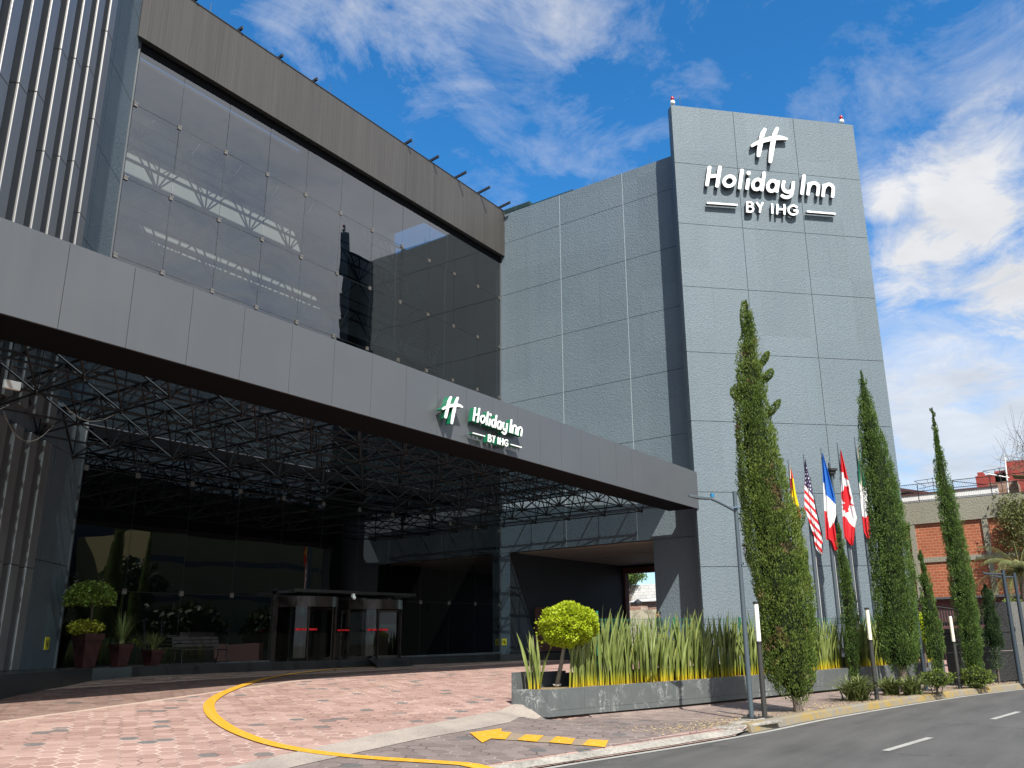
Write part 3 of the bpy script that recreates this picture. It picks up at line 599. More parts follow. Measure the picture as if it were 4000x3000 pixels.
# space frame
nX = [15.75+1.865*k for k in range(-7, 10)]; nY = [24.45-1.9*k for k in range(5)]; zb, ztop = 6.95, 8.02
mb = MB(); br = .028
def bar(p, q, r=br, mi=0): mb.tube([p, q], r, 5, mi, cap=False)
for Y in nY:
    for a, b in zip(nX[:-1], nX[1:]): bar((a, Y, zb), (b, Y, zb))
for X in nX:
    for a, b in zip(nY[:-1], nY[1:]): bar((X, a, zb), (X, b, zb))
tX = [x+.9325 for x in nX[:-1]]; tY = [y-.95 for y in nY]
for Y in tY:
    for a, b in zip(tX[:-1], tX[1:]): bar((a, Y, ztop), (b, Y, ztop), .04)
for X in tX:
    for a, b in zip(tY[:-1], tY[1:]): bar((X, a, ztop), (X, b, ztop), .04)
for X in tX:
    for Y in tY:
        for dx in (-.9325, .9325):
            for dy in (-.95, .95):
                if Y+dy < nY[-1]-.1: continue
                bar((X+dx, Y+dy, zb), (X, Y, ztop), .024 if dy > 0 else .03, 0 if dx > 0 or dy > 0 else 1)
for X in nX:
    for Y in nY[:4]: bar((X, Y, zb), (X, Y-.02, ztop), .016)
for X in nX:
    for Y in nY: mb.lathe([(.0, -.07), (.06, -.05), (.075, 0), (.06, .05), (0, .07)], (X, Y, zb), 6)
mb.build('space_frame', [M['steel'], M['steel_grey']], hotel)
mb = MB(); mb.box(12.7, 33.0, 24.85, 24.93, 7.75, 8.05); mb.build('ledger_beam', M['steel'], hotel)
# tinted glass roof of the canopy with its glazing bars
def wallX(Y): return 12.57-(25-Y)*.718/.696
mb = MB(); mb.add([(wallX(24.9)+.1, 24.9, 8.11), (32.95, 24.9, 8.11), (32.6, 15.15, 8.11), (wallX(15.15)+.1, 15.15, 8.11)], [(3, 2, 1, 0)]); mb.build('canopy_glass_roof', M['roofglass'], hotel)
mb = MB()
for k in range(-7, 12):
    X = 13.9+1.865*k; ya = 24.85 if X > 12.8 else 25-(12.8-X)*.696/.718-.2
    if ya > 15.3: mb.box(X-.03, X+.03, 15.15, ya, 8.06, 8.098)
for Y in (17.1, 19.0, 20.9, 22.8): mb.box(wallX(Y)+.2, 32.7, Y-.03, Y+.03, 8.055, 8.095)
mb.build('glazing_bars', M['steel_grey'], hotel)
# loose cables hanging under the frame
for (a, b, sag) in (((8.6, 20.9, 6.95), (9.9, 21.3, 6.95), .55), ((7.3, 20.0, 6.9), (8.4, 20.2, 6.95), .25), ((9.0, 19.1, 6.95), (10.2, 19.1, 6.95), .3)):
    a = np.array(a); b = np.array(b); mb = MB(); mb.tube([a+(b-a)*t+np.array([0, 0, -sag*4*t*(1-t)]) for t in np.linspace(0, 1, 12)], .010, 4); mb.build('loose_cable', M['strip'], hotel)
fl = thing('floodlight', 'small white box floodlight fixed under the canopy frame at the far left', 'light', (6.3, 16.9, 6.9))
mb = MB(); mb.frame_box(YP(15, 1512, 17.5), (.30, 0, 0), (0, .08, 0), (0, 0, .17)); o = mb.build('lamp_housing', M['lampwhite'], fl, bevel=.01)
p_ = YP(30, 1488, 17.54); mb = MB(); mb.tube([p_, (p_[0], p_[1], 8.3)], .012, 5); mb.build('hanger', M['steel'], fl)
# atrium interior seen through the glass
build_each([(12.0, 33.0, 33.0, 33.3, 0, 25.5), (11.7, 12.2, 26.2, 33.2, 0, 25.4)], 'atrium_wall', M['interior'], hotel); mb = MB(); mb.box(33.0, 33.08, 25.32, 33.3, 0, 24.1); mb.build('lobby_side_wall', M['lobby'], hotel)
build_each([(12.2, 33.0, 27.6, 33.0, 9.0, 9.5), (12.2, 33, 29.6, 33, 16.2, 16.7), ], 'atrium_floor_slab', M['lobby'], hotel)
M['diffuser'] = pmat('diffusing_skylight', (.6, .62, .62), .6)
_t = NT(M['diffuser'].node_tree); _b = _t.new('ShaderNodeBsdfTranslucent'); _b.inputs[0].default_value = (.75, .78, .78, 1); _t.l.new(_b.outputs[0], _t.n['Material Output'].inputs[0])
rz = 25.5
build_each([(12.2, 33, 26.1, 28.0, rz, rz+.15), (12.2, 33, 28.85, 30.2, rz, rz+.15), (12.2, 33, 30.95, 33.3, rz, rz+.15), (24.0, 33, 28.0, 28.85, rz, rz+.15), (24.0, 33, 30.2, 30.95, rz, rz+.15), (12.2, 33, 26.1, 26.2, 24.2, rz), (12.2, 33, 25.6, 26.15, 24.1, 24.2)], 'atrium_light_slot_roof', M['lobby'], hotel)  # unseen roof, its slots shaped to throw sun bands on the back wall
build_each([(12.2, 33.0, 27.55, 27.62, 9.0, 9.8), (12.2, 33, 29.5, 29.58, 16.15, 16.95)], 'balcony_edge', pmat('pale_balcony_edge', (.30, .34, .33), .6), hotel)
br = .045
for (Y, z0) in ((28.6, 18.7), (30.4, 21.6), (27.5, 15.2)):
    xs_ = np.arange(12.6, 33, 2.1); mb = MB()
    for k, X in enumerate(xs_[:-1]):
        X2 = X+2.1; c = X+1.05
        bar((X, Y, z0), (X2, Y, z0), .06); bar((X, Y+.9, z0+1.3), (X2, Y+.9, z0+1.3), .05); bar((c, Y, z0), (c, Y, z0+1.3), .035)
        for f_ in (-1.05, -.6, .6, 1.05): bar((c, Y, z0), (c+f_, Y, z0+1.3), .035)
        bar((X, Y, z0+1.3), (X2, Y, z0+1.3), .07); bar((c, Y, z0), (c, Y+.9, z0+1.3), .03); bar((X, Y, z0-1.1), (c, Y, z0), .025); bar((X2, Y, z0-1.1), (c, Y, z0), .025); bar((X, Y, z0-1.1), (X2, Y, z0-1.1), .035)
    mb.build('atrium_truss', M['steel'], hotel)
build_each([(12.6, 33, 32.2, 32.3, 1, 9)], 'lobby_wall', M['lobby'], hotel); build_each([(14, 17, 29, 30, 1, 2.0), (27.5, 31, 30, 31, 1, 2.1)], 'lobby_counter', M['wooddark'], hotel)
# revolving doors
def revolving(cx, nm):
    ry = .05; r = 1.25; cy = YG+.1; z0 = zpl(cx)-.02; H = 2.23; dh = .36
    d = bpy.data.objects.new('revolving_door', None); COL.objects.link(d); d.parent = hotel; d.location = (cx-22, 0, 0)
    arc = [(cx+r*math.cos(a), cy+r*math.sin(a)) for a in np.linspace(math.pi*1.02, math.pi*1.98, 25)]
    mb = MB(); outer = [(x, y, z0+H-dh) for x, y in arc]+[(arc[-1][0], YG+.6, z0+H-dh), (arc[0][0], YG+.6, z0+H-dh)]
    mb.prism(outer, (0, 0, dh)); mb.build('drum_header', pmat('dark_bronze', (.045, .036, .033), .3, metal=.5) if 'bz' not in M else M['bz'], d)
    mb = MB()
    for a in (math.pi*1.02, math.pi*1.33, math.pi*1.67, math.pi*1.98): x, y = cx+(r-.03)*math.cos(a), cy+(r-.03)*math.sin(a); mb = MB(); mb.box(x-.035, x+.035, y-.035, y+.035, z0, z0+H-dh); mb.build('door_post', M['bz'], d)
    for a0, a1 in ((1.02, 1.33), (1.67, 1.98)):
        A = np.linspace(a0*math.pi, a1*math.pi, 9); vs = [(cx+(r-.03)*math.cos(a), cy+(r-.03)*math.sin(a), z) for a in A for z in (z0+.12, z0+H-dh)]
        mb = MB(); mb.add(vs, [(2*i, 2*i+2, 2*i+3, 2*i+1) for i in range(8)]); mb.build('curved_glass', M['clear'], d)
    mb = MB(); lv = MB(); rot = nm
    for k in range(4):
        a = rot+k*math.pi/2; e = (cx+(r-.12)*math.cos(a), cy+(r-.12)*math.sin(a)); n_ = np.array([-math.sin(a), math.cos(a), 0])*.02
        for z in (z0+.02, z0+H-dh-.1): mb.frame_box(np.array((cx, cy, z))-n_, (e[0]-cx, e[1]-cy, 0), 2*n_, (0, 0, .09))
        mb.tube([(e[0], e[1], z0), (e[0], e[1], z0+H-dh)], .025, 6); lv.add([(cx, cy, z0+.1), (*e, z0+.1), (*e, z0+H-dh-.1), (cx, cy, z0+H-dh-.1)], [(0, 1, 2, 3)])
    mb.tube([(cx, cy, z0), (cx, cy, z0+H)], .04, 8); mb.build('wing_frame', M['bz'], d); lv.build('wing_glass', M['clear'], d)
    mb = MB(); mb.box(cx-r, cx+r, cy-r*.0-.05, cy+1.2, z0-.06, z0); mb.build('threshold', M['bz'], d)
    return d, z0
M['bz'] = pmat('dark_bronze_frame', (.045, .036, .033), .3, metal=.5)
for cx, rot, bars in ((21.15, .5, ((-1.12, -.18, .02), )), (24.55, .9, ((-1.12, -.05, .02), ))):
    d, z0 = revolving(cx, rot); mb = MB()
    for a, b, dy in bars: mb.box(cx+a, cx+b, YG-.93, YG-.90, z0+1.05, z0+1.12)
    mb.build('push_bar', M['red'], d)
mb = MB(); mb.box(22.6, 23.2, YG-.2, YG-.17, zpl(23)+1.03, zpl(23)+1.09); mb.build('red_rail', M['red'], hotel)
build_each([(19.75, 19.87, YG-.12, YG+.06, 1.05, 3.55), (25.85, 25.97, YG-.12, YG+.06, 1.0, 3.5), (22.38, 22.5, YG-.1, YG+.06, 1.0, 3.3), (23.2, 23.3, YG-.1, YG+.06, 1.0, 3.3)], 'door_frame_post', M['bz'], hotel)
mb = MB(); mb.box(19.75, 25.9, YG-1.05, YG-.95, 3.40, 3.50); mb.box(19.75, 19.85, YG-1.0, YG, 3.36, 3.46); mb.box(25.75, 25.85, YG-1.0, YG, 3.36, 3.46); mb.build('door_canopy_rail', M['steel_grey'], hotel)
cc = thing('security_camera', 'white dome security camera hanging from the rail above the revolving doors', 'camera', (22.55, 23.95, 3.3))
mb = MB(); mb.box(22.47, 22.57, 23.93, 24.03, 3.28, 3.4); mb.build('mount', M['lampwhite'], cc); mb = MB(); mb.lathe([(0, -.07), (.05, -.05), (.07, 0), (.06, .05), (.03, .07)], (22.53, 23.93, 3.24), 14); mb.build('dome', M['lampwhite'], cc)
# entrance platform with granite riser: polygon in plan, top slightly falling to the right
plat = [(wp(16, .3, 0)[0], wp(16, .3, 0)[1]), tuple(wp(8, 1.7, 0)[:2]), tuple(wp(4.2, 1.7, 0)[:2]), tuple(wp(1.8, 1.55, 0)[:2]), (13.9, 23.45), (16, 23.42), (25, 23.42), (30.9, 23.42), (31.6, 22.6), (31.9, 16.0), (33.2, 15.9), (33.2, 25.2), (12.57, 25.2), (wp(16, -.2, 0)[0], wp(16, -.2, 0)[1])]
mb = MB(); n_ = len(plat); vs = [(x, y, zpl(x)) for x, y in plat]+[(x, y, zpl(x)-.7) for x, y in plat]
mb.add(vs, [tuple(range(n_))]+[(i+n_, (i+1) % n_+n_, (i+1) % n_, i) for i in range(n_-1)]); o = mb.build('entrance_platform', M['granite']); tag(o, kind='structure')
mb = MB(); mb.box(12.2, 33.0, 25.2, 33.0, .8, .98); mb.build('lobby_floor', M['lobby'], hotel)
mb = MB(); zr = zg(22.4, 23.0); mb.add([(22.1, 22.1, float(zg(22.1, 22.1))+.01), (24.0, 22.2, float(zg(24.0, 22.2))+.01), (24.0, 23.42, zpl(24)+.003), (22.9, 23.42, zpl(23)+.003)], [(0, 1, 2, 3)]); tag(mb.build('access_ramp', M['granite']), kind='structure')
# yellow safety notices
def notice(name, pts, label):
    P = [np.array(p) for p in pts]; a, b = P[1]-P[0], P[3]-P[0]; n_ = np.cross(a, b); n_ /= np.linalg.norm(n_)
    if n_@(CP-P[0]) < 0: n_ = -n_
    t = thing(name, label, 'sign', P[0]); mb = MB(); mb.prism(P, n_*.012, 0); mb.build('plate', pmat('yellow_plate', (.72, .66, .02), .5) if 'yp' not in M else M['yp'], t)
    mb = MB(); q = lambda u, v: P[0]+a*u+b*v+n_*.014
    for poly in (((.58, .55), (.72, .55), (.70, .8), (.60, .8)), ((.50, .38), (.80, .38), (.74, .55), (.56, .55)), ((.56, .2), (.66, .2), (.70, .4), (.6, .4)), ((.70, .12), (.80, .12), (.76, .4), (.68, .4))): mb.prism([q(*p) for p in poly], n_*.003)
    for v in (.35, .5, .65): mb.prism([q(.12, v), q(.42, v), q(.42, v+.07), q(.12, v+.07)], n_*.003)
    mb.build('pictogram', M['black'], t)
M['yp'] = pmat('yellow_plate_paint', (.72, .66, .04), .5)
notice('safety_notice', [(XC-.002, 24.94, 1.36), (XC-.002, 24.66, 1.36), (XC-.002, 24.66, 1.66), (XC-.002, 24.94, 1.66)], 'yellow safety notice on the wall strip right of the lobby glass')
u0_, u1_ = .62, .90; notice('safety_notice', [wp(u1_, .004, 1.62), wp(u0_, .004, 1.62), wp(u0_, .004, 1.95), wp(u1_, .004, 1.95)], 'yellow safety notice on the angled wall left of the potted tree')
# drain pipe with head on the tower, beacons
dp = thing('rain_pipe', 'black rainwater head and pipe on the tower face behind the flags', 'pipe', tp(6.2, .1, 0))
mb = MB(); mb.prism([tp(6.05, .02, 8.35), tp(6.45, .02, 8.35), tp(6.45, .28, 8.35), tp(6.05, .28, 8.35)], (0, 0, .1)); mb.prism([tp(6.12, .02, 8.22), tp(6.38, .02, 8.22), tp(6.38, .22, 8.22), tp(6.12, .22, 8.22)], (0, 0, .14)); mb.build('rainwater_head', M['black'], dp)
mb = MB(); mb.tube([tp(6.25, .08, 8.3), tp(6.25, .08, .2)], .05, 8); mb.tube([tp(6.22, .05, 8.4), tp(6.22, .05, 8.75)], .035, 8); mb.build('downpipe', M['pole'], dp)
for (t_, s_, lb) in ((.14, -.12, 'red topped beacon lamp on the left corner of the tower roof'), (9.0, -.12, 'red topped beacon lamp near the right corner of the tower roof')):
    q = tp(t_, s_, 26.02); bl = thing('beacon_lamp', lb, 'lamp', q, group='beacon lamps on the tower roof')
    mb = MB(); mb.tube([(0, 0, 0), (0, 0, .12)], .035, 8); mb.build('stem', M['black'], bl, local=True)
    mb = MB(); mb.lathe([(.0, .10), (.09, .14), (.12, .20), (.12, .27), (.08, .33)], n=14); mb.build('base_dome', M['lampwhite'], bl, local=True)
    mb = MB(); mb.lathe([(.08, .33), (.085, .50), (.05, .56), (0, .57)], n=14); mb.build('red_lens', pmat('red_lens', (.35, .01, .02), .25), bl, local=True)
# ------------------------------------------------------------------ lettering
S_ = .4069
NAME = dict(H=[([(545, 742), (533, 830), (521, 916)], 37), ([(645, 742), (631, 835), (617, 928)], 37), ([(535, 834), (632, 824)], 34)],
 o=[('ring', (735, 879), 50, 47, 34)], l=[([(857, 772), (833, 946)], 36)], i=[([(918, 862), (904, 950)], 35), ('dot', (921, 801), 20)],
 d=[('ring', (1003, 910), 42, 48, 33), ([(1070, 797), (1048, 966)], 34)], a=[('ring', (1147, 924), 43, 50, 34), ([(1205, 880), (1190, 978)], 34)],
 y=[([(1260, 880), (1250, 925), (1262, 965), (1300, 982), (1340, 965)], 34), ([(1350, 888), (1342, 960), (1330, 1010), (1300, 1033), (1262, 1030), (1238, 1016)], 33)],
 I=[([(1452, 825), (1432, 1000)], 36)], n=[([(1502, 900), (1490, 1006)], 34), ([(1498, 940), (1526, 900), (1560, 897), (1587, 920), (1589, 960), (1582, 1012)], 33)],
 m=[([(1646, 914), (1634, 1022)], 34), ([(1642, 953), (1670, 914), (1704, 912), (1730, 936), (1732, 975), (1726, 1028)], 33)])
BYL = dict(B=[([(906, 1078), (907, 1172)], 21), ([(906, 1080), (942, 1082), (958, 1100), (942, 1119), (906, 1119)], 19), ([(906, 1120), (948, 1122), (966, 1146), (948, 1170), (907, 1170)], 19)],
 Y=[([(998, 1084), (1030, 1134), (1028, 1176)], 20), ([(1055, 1086), (1030, 1134)], 20)], I=[([(1146, 1098), (1149, 1186)], 21)],
 H=[([(1196, 1102), (1194, 1192)], 21), ([(1263, 1104), (1265, 1196)], 21), ([(1196, 1147), (1264, 1150)], 20)],
 G=[([(1384, 1132), (1362, 1115), (1330, 1118), (1306, 1140), (1306, 1172), (1330, 1196), (1364, 1198), (1385, 1184), (1386, 1162), (1356, 1160)], 20)])
EMB = [([(1078, 378), (1052, 430), (1034, 520), (1022, 590), (1015, 636)], [34, 46, 48, 46, 36]), ([(1196, 370), (1170, 430), (1152, 520), (1138, 610), (1128, 694)], [34, 46, 50, 48, 34]),
 ([(950, 540), (1000, 512), (1080, 484), (1160, 466), (1230, 463), (1288, 474)], [26, 34, 44, 48, 42, 22])]
BARS = [([(524, 1086), (810, 1106)], 17), ([(1483, 1169), (1752, 1191)], 17)]
def rect(p):      # crop px -> flat sign coordinates in metres on the tower face (letter fronts stand .25 proud)
    q = hit(2550+p[0]*S_, 350+p[1]*S_, (N2[0], N2[1], 0), N2@TA+.25); return np.array([(q[:2]-TA)@T2, q[2]])
def stroke_poly(pts, wd_):
    P = np.array(pts, float); wd_ = np.full(len(P), wd_, float) if np.isscalar(wd_) else np.array(wd_, float)
    s = np.concatenate([[0], np.cumsum(np.hypot(*np.diff(P, axis=0).T))]); 
    if len(P) > 2:       # smooth resample (Catmull-Rom)
        Q = []; Wd = []; E_ = np.vstack([2*P[0]-P[1], P, 2*P[-1]-P[-2]])
        for i in range(len(P)-1):
            for t in np.linspace(0, 1, 7)[:-1]:
                a, b, c, d = E_[i:i+4]; Q.append(.5*((2*b)+(-a+c)*t+(2*a-5*b+4*c-d)*t*t+(-a+3*b-3*c+d)*t**3)); Wd.append(wd_[i]*(1-t)+wd_[i+1]*t)
        Q.append(P[-1]); Wd.append(wd_[-1]); P = np.array(Q); wd_ = np.array(Wd)
    d = np.gradient(P, axis=0); d /= np.hypot(*d.T)[:, None]; n = np.stack([-d[:, 1], d[:, 0]], 1); L = list(P+n*wd_[:, None]/2); Rt = list(P-n*wd_[:, None]/2)
    def cap(c, dr, wv, nn): return [c+nn*wv/2*math.cos(t)*1+dr*wv*.32*math.sin(t) for t in np.linspace(math.pi, 0, 6)[1:-1]]
    return L+[c for c in cap(P[-1], d[-1], wd_[-1], n[-1])[::-1]]+Rt[::-1]+[c for c in cap(P[0], -d[0], wd_[0], -n[0])[::-1]]
def sign(parent, conv, place, depth, standoff, faces, ret, wk=1.):
    """conv: list of (part name, strokes); place(u,z,s) -> 3D point; letters are solid strokes with a white face cap"""
    for pname, strokes in conv:
        fb = MB(); rb = MB()
        for k, st in enumerate(strokes):
            e = .0016*(k % 5); polys = []
            if st[0] == 'ring':
                c, rx, rz_, wv = st[1:]; wv = wv*wk; th_ = np.linspace(0, 2*math.pi, 33)[:-1]
                o_ = [(c[0]+(rx+wv/2)*math.cos(t)+.12*(rz_+wv/2)*-math.sin(t), c[1]+(rz_+wv/2)*math.sin(t)) for t in th_]; i_ = [(c[0]+(rx-wv/2)*math.cos(t)-.12*(rz_-wv/2)*math.sin(t), c[1]+(rz_-wv/2)*math.sin(t)) for t in th_]
                O = [rect(p) for p in o_]; I_ = [rect(p) for p in i_]; n = 32
                for mbb, s0, s1 in ((rb, standoff, standoff+depth-.03+e), (fb, standoff+depth-.03+e+.0005, standoff+depth+e)):
                    vs = [place(*p, s0) for p in O]+[place(*p, s0) for p in I_]+[place(*p, s1) for p in O]+[place(*p, s1) for p in I_]; fs = []
                    for i in range(n):
                        j = (i+1) % n; fs += [(2*n+i, 2*n+j, 3*n+j, 3*n+i), (i, n+i, n+j, j), (i, j, 2*n+j, 2*n+i), (n+j, n+i, 3*n+i, 3*n+j)]
                    mbb.add(vs, fs)
                continue
            if st[0] == 'dot': poly = [(st[1][0]+st[2]*math.cos(t), st[1][1]+st[2]*math.sin(t)) for t in np.linspace(0, 2*math.pi, 19)[:-1]]
            else: poly = stroke_poly(st[0], np.array(st[1])*wk if not np.isscalar(st[1]) else st[1]*wk)
            Pm = [rect(p) for p in poly]; nrm = np.array(place(0, 0, 1))-np.array(place(0, 0, 0))
            rb.prism([place(*p, standoff) for p in Pm], nrm*(depth-.03+e)); fb.prism([place(*p, standoff+depth-.03+e+.0005) for p in Pm], nrm*.0295)
        f = fb.build(pname, faces, parent); rb.build('letter_return', ret, f)
conv = [('emblem', EMB)]+[('name_lettering', [s for k in NAME for s in NAME[k]])]+[('byline_lettering', [s for k in BYL for s in BYL[k]])]+[('rule_bar', [BARS[0]]), ('rule_bar', [BARS[1]])]
tl = tp(4.5, .1, 23); ts = thing('tower_sign', 'large white lettered hotel name sign high on the grey corner tower', 'sign', tl)
sign(ts, conv, lambda u, z, s: np.array(tp(u, s, z)), .17, .08, M['white'], M['retgrey'], .92)
# same lettering, smaller, on the canopy band with the emblem at its left
nl, nr = rect((502, 900))[0], rect((1750, 960))[0]; zt_, zb_ = rect((540, 730))[1], rect((1290, 1045))[1]
fl_, fr_ = 16.74, 19.0; sc = (fr_-fl_)/(nr-nl); YS = YF-.30
zt_ref = YP(1829, 1577, YS)[2]; 
def fplace(u, z, s): return np.array([fl_-.05+(u-nl)*sc, YF-s, zt_ref+(z-zt_)*sc*1.10])
fs_ = thing('canopy_sign', 'white lettered hotel name sign with green sides on the canopy band', 'sign', (17.3, 13.8, 7.4))
sign(fs_, conv[1:], fplace, .18, .07, M['white'], M['retgreen'], .80)
ec = [rect(p) for p in ((940, 548), (1300, 478), (1188, 352), (1128, 705))]; el, er, et, eb = ec[0][0], ec[1][0], ec[2][1], ec[3][1]
XL, XR = YP(1730, 1600, YS)[0], YP(1812, 1590, YS)[0]; ZT, ZB = YP(1780, 1543, YS)[2], YP(1772, 1658, YS)[2]
sign(fs_, conv[:1], lambda u, z, s: np.array([XL+(u-el)/(er-el)*(XR-XL), YF-s, ZB+(z-eb)/(et-eb)*(ZT-ZB)]), .20, .08, M['white'], M['retgreen'], .85)
# ------------------------------------------------------------------ planter
RN = np.random.RandomState(7)
def hz(px, py, z=0.): p = ZP(px, py, z); return p
planter = thing('stone_planter', 'long grey veined stone planter box along the sidewalk', 'planter', (20, 8, 0))
pf = [np.array(p, float) for p in ((14.6, 9.85), (18.3, 8.5), (23.5, 7.0), (30.6, 4.95))]
def pline(d):    # point on front line at arc distance, with unit tangent and inward normal
    for a, b in zip(pf[:-1], pf[1:]):
        L = np.linalg.norm(b-a)
        if d <= L or b is pf[-1]: t = (b-a)/L; return a+t*d, t, np.array([-t[1], t[0]])
        d -= L
PLEN = sum(np.linalg.norm(b-a) for a, b in zip(pf[:-1], pf[1:])); ZT = .62; ZB_ = .09
mb = MB(); segs = np.arange(0, PLEN-.3, .93)
for d0, d1 in zip(segs, list(segs[1:])+[PLEN]):
    a, t, n = pline(d0+1e-6); b, _, _ = pline(d1-1e-6)
    mb.frame_box((*a, ZB_+.115), (*(b-a-t*.003), 0), (*(n*.05), 0), (0, 0, ZT-ZB_-.115)); mb.frame_box((*(a+n*.004), ZB_), (*(b-a-t*.003), 0), (*(n*.05), 0), (0, 0, .112))
a0, t0, n0 = pline(0); el_ = np.array([14.46, 10.62])-a0; ln = np.linalg.norm(el_); 
mb.frame_box((*(a0+np.array([-.004, .0])), ZB_), (*el_, 0), (*(t0*.05), 0), (0, 0, ZT-ZB_))
mb.frame_box((14.46, 10.62, ZB_), (.5, -.02, 0), (0, .05, 0), (0, 0, .95-ZB_))
mb.build('stone_cladding', M['marble'], planter, bevel=.004)
mb = MB()
for d0, d1 in zip(segs, list(segs[1:])+[PLEN]):
    a, t, n = pline(d0+1e-6); b, _, _ = pline(d1-1e-6); mb.frame_box((*(a+n*.35), -.1), (*(b-a), 0), (*(n*.35), 0), (0, 0, .3)); mb.frame_box((*(a+n*.055), ZB_+.02), (*(b-a), 0), (*(n*.78), 0), (0, 0, ZT-ZB_-.07))
    mb.frame_box((*(a+n*.84), -.1), (*(b-a), 0), (*(n*.06), 0), (0, 0, .98))
mb.frame_box((14.98, 10.60, -.1), (.9, -.35, 0), (0, .05, 0), (0, 0, 1.03)); mb.build('planter_core', M['navy'], planter)
mb = MB()
for d0, d1 in zip(segs, list(segs[1:])+[PLEN]):
    a, t, n = pline(d0+1e-6); b, _, _ = pline(d1-1e-6); mb.frame_box((*(a+n*.055), ZT-.06), (*(b-a), 0), (*(n*.78), 0), (0, 0, .05))
mb.build('soil', pmat('dry_leaf_soil', rough=.95, fn=f_worn((.30, .22, .11), (.10, .07, .04), .4, .6, 25)), planter)
# flax clumps
def flax_mesh(seed, n=15, h=1.25, spread=.30, lean=.0):
    r = np.random.RandomState(seed); mb = MB()
    for k in range(n):
        bx, by = r.uniform(-.12, .12), r.uniform(-.10, .10); H = h*r.uniform(.62, 1.08); az = r.uniform(0, 2*math.pi); out = r.uniform(.02, spread)*H; wv = r.uniform(.036, .058)
        dx, dy = math.cos(az)*out+lean*H*r.uniform(.1, .9), math.sin(az)*out*.8; fa = r.uniform(0, math.pi); wx, wy = math.cos(fa), math.sin(fa)*.5+.0; droop = r.uniform(0, .06)
        if r.rand() < .07: droop = .3
        vs = []; ns = 7
        for i in range(ns+1):
            t = i/ns; w_ = wv*(.42+.62*math.sin(min(1, t*1.45)*math.pi*.5))*(1 if t < .60 else max(0, (1-t)/.40)**.75); c = np.array([bx+dx*t**1.6, by+dy*t**1.6, H*t-droop*H*max(0, t-.6)**2*4]); f_ = np.array([-wy, wx, 0])*w_*.35
            vs += [c-np.array([wx, wy, 0])*w_, c+f_, c+np.array([wx, wy, 0])*w_]
        fs = []
        for i in range(ns): b = i*3; fs += [(b, b+1, b+4, b+3), (b+1, b+2, b+5, b+4)]
        mb.add(vs, fs, 0, True)
    return mb
fl_protos = []
FG = 'flax clumps in the long planter'; FL = 'upright strappy green flax clump with yellow base in the long planter hedge'
d_ = .86; k_ = 0
while d_ < PLEN-.3:
    c, t, n = pline(d_); q = c+n*(.24+RN.uniform(-.08, .22))
    if k_ < 7: o = flax_mesh(20+k_, 15, 1.50, .30, .16).build('flax_clump', M['flax'], None); fl_protos.append(o)
    else: o = fl_protos[k_ % 7].copy(); COL.objects.link(o)
    gap = 12.2 < d_ < 12.9
    o.location = (*q, ZT-.02); s = RN.uniform(.88, 1.10); o.scale = (1, 1, s); o.rotation_euler = (0, 0, RN.uniform(-.5, .5)+(math.pi if RN.rand() < .22 else 0)); tag(o, FL, 'plant', FG); d_ += RN.uniform(.16, .22)*(1 if d_ < 9 else 1.25); k_ += 1
o = flax_mesh(77, 20, 1.12, .38, 0).build('flax_clump', M['flax'], None); c = ZP(2112, 2690, .62); o.location = (c[0]-.02, c[1]+.10, ZT-.03); tag(o, 'separate spiky flax clump at the left end of the planter beside the round topiary', 'plant')
# generic leaf clouds
def leaf_quads(C, size, aspect=.5, up=0., out=None, r=RN, outw=.5, bend=0):
    n = len(C); d = r.normal(size=(n, 3)); 
    if out is not None: d = d*(1-outw)+out*outw*1.6
    d[:, 2] += up; d /= np.linalg.norm(d, axis=1)[:, None]; u = np.cross(d, r.normal(size=(n, 3))); u /= np.linalg.norm(u, axis=1)[:, None]+1e-9
    s = size*r.uniform(.6, 1.25, n)[:, None]; w_ = s*aspect
    a = C-d*s*.5; b = C+u*w_*.5; c = C+d*s*.5; e = C-u*w_*.5
    return np.stack([a, b, c, e], 1).reshape(-1, 3)
def topiary(name, label, cat, base, crown_c, rx, rz, mat, n, trunk_r=.035, mtrunk='bark', leaf=.06, lab=None, noise=.10, trunk=True, group=None):
    t = thing(name, label, cat, base, group); d = RN.normal(size=(n, 3)); d /= np.linalg.norm(d, axis=1)[:, None]; 
    lump = 1+noise*np.sin(d[:, 0]*5+1.3)*np.cos(d[:, 1]*6+.4)+noise*.7*np.sin(d[:, 2]*9+d[:, 0]*7); rad = (RN.uniform(.70, 1.0, n)**.5*lump)[:, None]
    Cc = np.array(crown_c)+d*rad*np.array([rx, rx, rz]); v = leaf_quads(Cc, leaf, .55, .25, d)
    fast_mesh('crown', v, n, 4, M[mat], t, base)
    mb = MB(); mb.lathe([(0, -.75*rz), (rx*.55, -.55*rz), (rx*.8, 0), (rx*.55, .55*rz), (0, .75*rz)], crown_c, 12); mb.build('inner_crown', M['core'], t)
    if trunk:
        mb = MB(); b = np.array(base, float); c = np.array(crown_c, float); mb.tube([b, b+(c-b)*.35+np.array([.02, .01, 0]), b+(c-b)*.7-np.array([.02, 0, 0]), c], [trunk_r*1.2, trunk_r, trunk_r*.9, trunk_r*.6], 8); mb.build('trunk', M[mtrunk], t)
    return t
tb = ZP(2187, 2683, .62); tb = np.array([tb[0]+.05, tb[1]+.12, .6]); dep = (tb-CP)@fwd
def at_depth(px, py, dd): r = ray(px, py); return CP+r*dd
tcn = at_depth(2222, 2440, dep)
tp1 = topiary('round_topiary', 'lime green ball clipped tree on a pale crooked trunk in the planter', 'topiary', tb, tcn, .60, .45, 'topi', 9000, .045, 'barkpale', .075)
